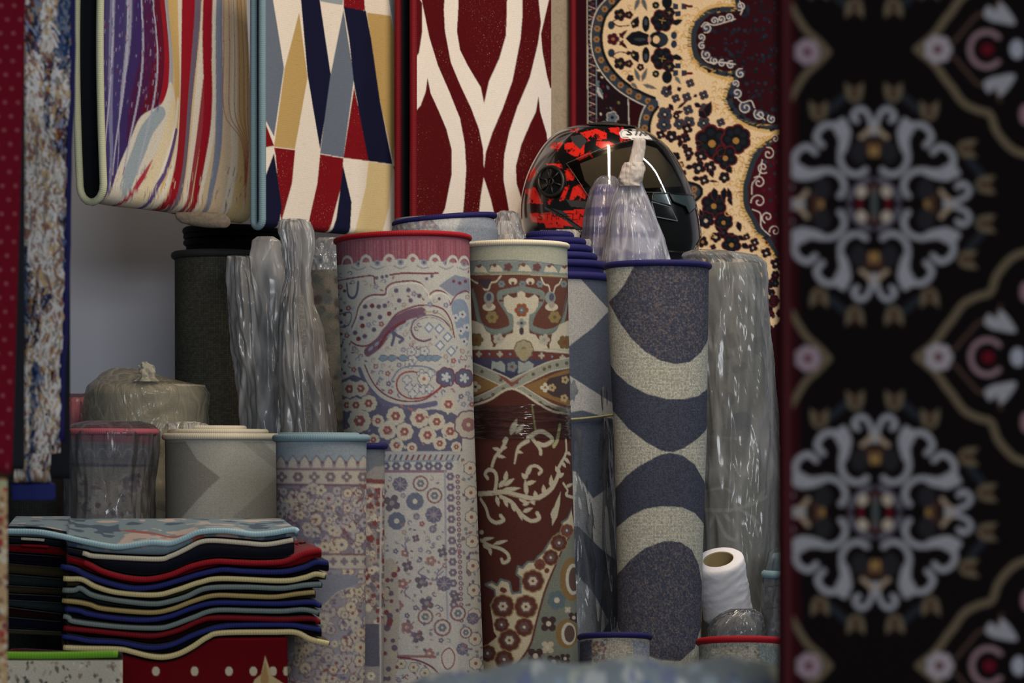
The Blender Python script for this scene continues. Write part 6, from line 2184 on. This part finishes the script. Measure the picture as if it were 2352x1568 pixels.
t = thing('hanging_rug', 'crimson rug with tiny pale dots hanging at the left edge', 'rug')
H2.mesh('rug_cloth', M['pile'], t, cv, step=2.2, ragged=lean)
H3 = Hang(-60, 2.80, math.radians(12), 17, 1060, 1640, d=0.02)
cv = H3.canvas((190, 160, 120))
for k in range(300):
    x, y = rs.uniform(-60, 20), rs.uniform(1090, 1640)
    cv.disc(x, y, rs.uniform(3, 9), rs.choice([(206, 180, 140), (170, 60, 60), (210, 196, 170), (150, 110, 80), (120, 60, 70)]))
cv.line([(-60, 1096), (20, 1112)], 14, (170, 176, 140), False)
cv.soften(2)
H3.mesh('lower_border', M['pile'], t, cv, step=2.5)

# dark medallion carpet close by on the right
YR = 1.85
H = Hang(1806, YR, math.radians(6), 2480, -90, 1720, d=0.014, wave=lambda S_, z: 0.0025 * np.sin(z * 7))
cv = H.canvas((20, 6, 10))


def paint_dark(c):
    DIM_WHT, TAN_, BRW, GYB, MRN, GLD2 = (144, 142, 147), (96, 84, 66), (66, 42, 32), (32, 36, 42), (42, 5, 12), (140, 108, 64)  # white scrolls greyed, painting in the shade this near carpet hangs in
    c.poly([(1790, -100), (1838, -100), (1842, 1730), (1806, 1730)], MRN)
    c.poly([(1832, -100), (2500, -100), (2500, 1730), (1840, 1730)], (11, 4, 6))

    def med(cx, cy, s=1 / 2.01):
        for qx in (1, -1):
            for qy in (1, -1):
                for sw in (0, 1):
                    def P(pts):
                        out = []
                        for dx, dy in pts:
                            if sw:
                                dx, dy = dy, dx
                            out.append((cx + qx * dx * s, cy - qy * dy * s))
                        return out
                    c.line(P([(50, 440), (120, 500), (190, 450), (250, 420)]), 18, GYB)
                    c.line(P([(38, 158), (70, 138), (115, 145), (148, 180), (156, 225), (148, 275), (132, 310)]), 13.5, DIM_WHT)
                    c.poly(P([(132, 240), (162, 240), (164, 300), (186, 345), (178, 376), (146, 398), (132, 392), (108, 330)]), DIM_WHT, True)
                    c.line(P([(160, 350), (200, 368), (240, 356), (262, 326), (264, 300), (240, 272)]), 14, DIM_WHT)
                    c.line(P([(12, 330), (14, 380), (35, 425), (62, 440), (90, 424), (94, 400)]), 12, DIM_WHT)
                    c.line(P([(94, 400), (80, 388)]), 14, DIM_WHT)
                    c.line(P([(16, 350), (44, 320), (60, 310)]), 11, (150, 130, 110))
                    for fx, fy, ro in ((90, 520, 0), (255, 435, .45)):
                        c.leaf(*P([(fx, fy - 55)])[0], *P([(fx - 40, fy + 45)])[0], 22, TAN_)
                        c.leaf(*P([(fx, fy - 55)])[0], *P([(fx + 42, fy + 45)])[0], 22, TAN_)
                        c.leaf(*P([(fx, fy - 45)])[0], *P([(fx, fy + 40)])[0], 14, BRW)
                    c.disc(*P([(22, 265)])[0], 14, BRW, 20)
                    c.disc(*P([(12, 245)])[0], 6, GLD2, 14)
                    c.disc(*P([(70, 240)])[0], 20, (34, 32, 36), 26)
                    c.disc(*P([(55, 60)])[0], 11, (170, 156, 140), 13)
                    c.line(P([(20, 110), (50, 100), (100, 60), (120, 20)]), 9, (96, 90, 100))
                    c.disc(*P([(66, 10)])[0], 6, (90, 10, 24), 12)
        c.line([(cx, cy - 34), (cx, cy + 34)], 14, (72, 76, 76), False)
    for k in (-1, 0, 1, 2):
        med(2009, 468 + k * 708)

    def side(cx, cy, s=1.0):
        out = [(-190, 0), (-150, 34), (-124, 70), (-112, 84), (-84, 122), (-50, 140), (-22, 150), (-6, 190), (30, 230), (70, 245)]
        for q_ in (1, -1):
            c.line([(cx + x * s, cy + y * q_ * s) for x, y in out], 17, TAN_)
            c.line([(cx + (x * .72 + 6) * s, cy + y * .62 * q_ * s) for x, y in out[:8]], 8, (70, 52, 44))
            c.poly([(cx - 36, cy + q_ * 78), (cx - 20, cy + q_ * 66), (cx - 4, cy + q_ * 62), (cx + 36, cy + q_ * 58), (cx + 20, cy + q_ * 90), (cx, cy + q_ * 108), (cx - 8, cy + q_ * 88), (cx - 26, cy + q_ * 100)], DIM_WHT, True)
            c.disc(cx + 60, cy + q_ * 150, 14, (130, 100, 104), 24)
        c.flower(cx - 142, cy, 32, (150, 140, 144), (80, 10, 24), None, 7)
        c.line([(cx + 20 * math.cos(a) * 1.9 - 30, cy + 40 * math.sin(a)) for a in np.linspace(.8, 5.5, 14)], 12, (130, 104, 108))
        c.disc(cx - 28, cy, 14, (90, 10, 24))
        c.disc(cx + 40, cy, 16, (150, 150, 160), 22)
    for k in (-1, 0, 1, 2):
        side(2298, 112 + k * 708)
    for k in (-1, 0, 1, 2):
        y = 118 + k * 705
        for q_ in (1, -1):
            c.line([(1904, y), (1880, y + q_ * 26), (1850, y + q_ * 54), (1816, y + q_ * 110)], 15, TAN_)
        c.flower(1856, y, 30, (140, 120, 128), (80, 10, 24), None, 7)


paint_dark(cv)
cv.soften(1)
t = thing('hanging_rug', 'dark maroon carpet with white scrolled medallions hanging close at the right', 'rug')
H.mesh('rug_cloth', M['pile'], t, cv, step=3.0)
H.edge('binding', 0, .0045, thread_mat('maroon_binding', (66, 9, 18)), t, step=.02)

# blurred pale blue rug draped over a stand at the bottom edge
YB = 2.0
cvb = Cv(900, 0, 2520, 420, (160, 174, 182))
for k in range(700):
    x, y = rs.uniform(900, 2520), rs.uniform(0, 420)
    cvb.leaf(x, y, x + rs.uniform(-50, 50), y + rs.uniform(-26, 26), rs.uniform(14, 40), rs.choice([(232, 236, 236), (196, 214, 226), (130, 150, 190), (214, 224, 210), (170, 190, 210), (238, 238, 230), (140, 150, 186)]))
xs = np.linspace(900, 2520, 270)
yt = np.interp(xs, [900, 960, 1050, 1150, 1300, 1500, 1750, 2000, 2200, 2352, 2520], [1606, 1576, 1552, 1538, 1530, 1526, 1528, 1532, 1540, 1550, 1562])
kz = YB / FPX
P, C = [], []
rr = .16
for a, (dy, drop) in enumerate([(rr, 3.6), (rr, 1.2), (rr, .2)] + [(rr * math.cos(q_), rr - rr * math.sin(q_)) for q_ in np.linspace(0, math.pi, 40)] + [(-rr, .2), (-rr, 1.2), (-rr, 3.6)]):
    z = EYE + (HZ - yt) * kz - (drop if drop < 1.3 else 0)
    if drop >= 1.2:
        z = np.full(len(xs), 0.0 if drop > 2 else .5)
    P.append(np.stack([(xs - 1176) * kz, np.full(len(xs), YB + rr * .3 + dy), z + .003 * np.sin(xs / 37)], -1))
    C.append(cvb.sample(xs, np.full(len(xs), a * 9.0)))
t = tag(grid_mesh('draped_rug', np.array(P), M['pile'], None, col=np.array(C)), 'pale blue and white rug draped low along the bottom in the near foreground', 'rug')

roll('rolled_rug', 'charcoal rug roll behind the blue hem of the speckled shag rug', 'rug', [(1030, 6, 140), (1568, 6, 142)], 5.5, weave_mat('charcoal_rug_back', cell=.006, base=(44, 46, 46)), bpy.data.materials['charcoal_binding'], None, (40, 40, 40), step=5, brad=7)

# things of one kind share a group
for o in SC.objects:
    if o.parent is None and o.get('category') == 'rug':
        n = o.name.split('.')[0]
        lab = o['label']
        if n == 'folded_rug':
            o['group'] = 'folded rugs at the lower left'
        elif n == 'rolled_rug':
            o['group'] = 'rug rolls standing on end'
        elif n == 'wrapped_rug_roll':
            o['group'] = 'plastic wrapped rug rolls'
        elif n == 'hanging_rug':
            o['group'] = 'rugs hanging on display'
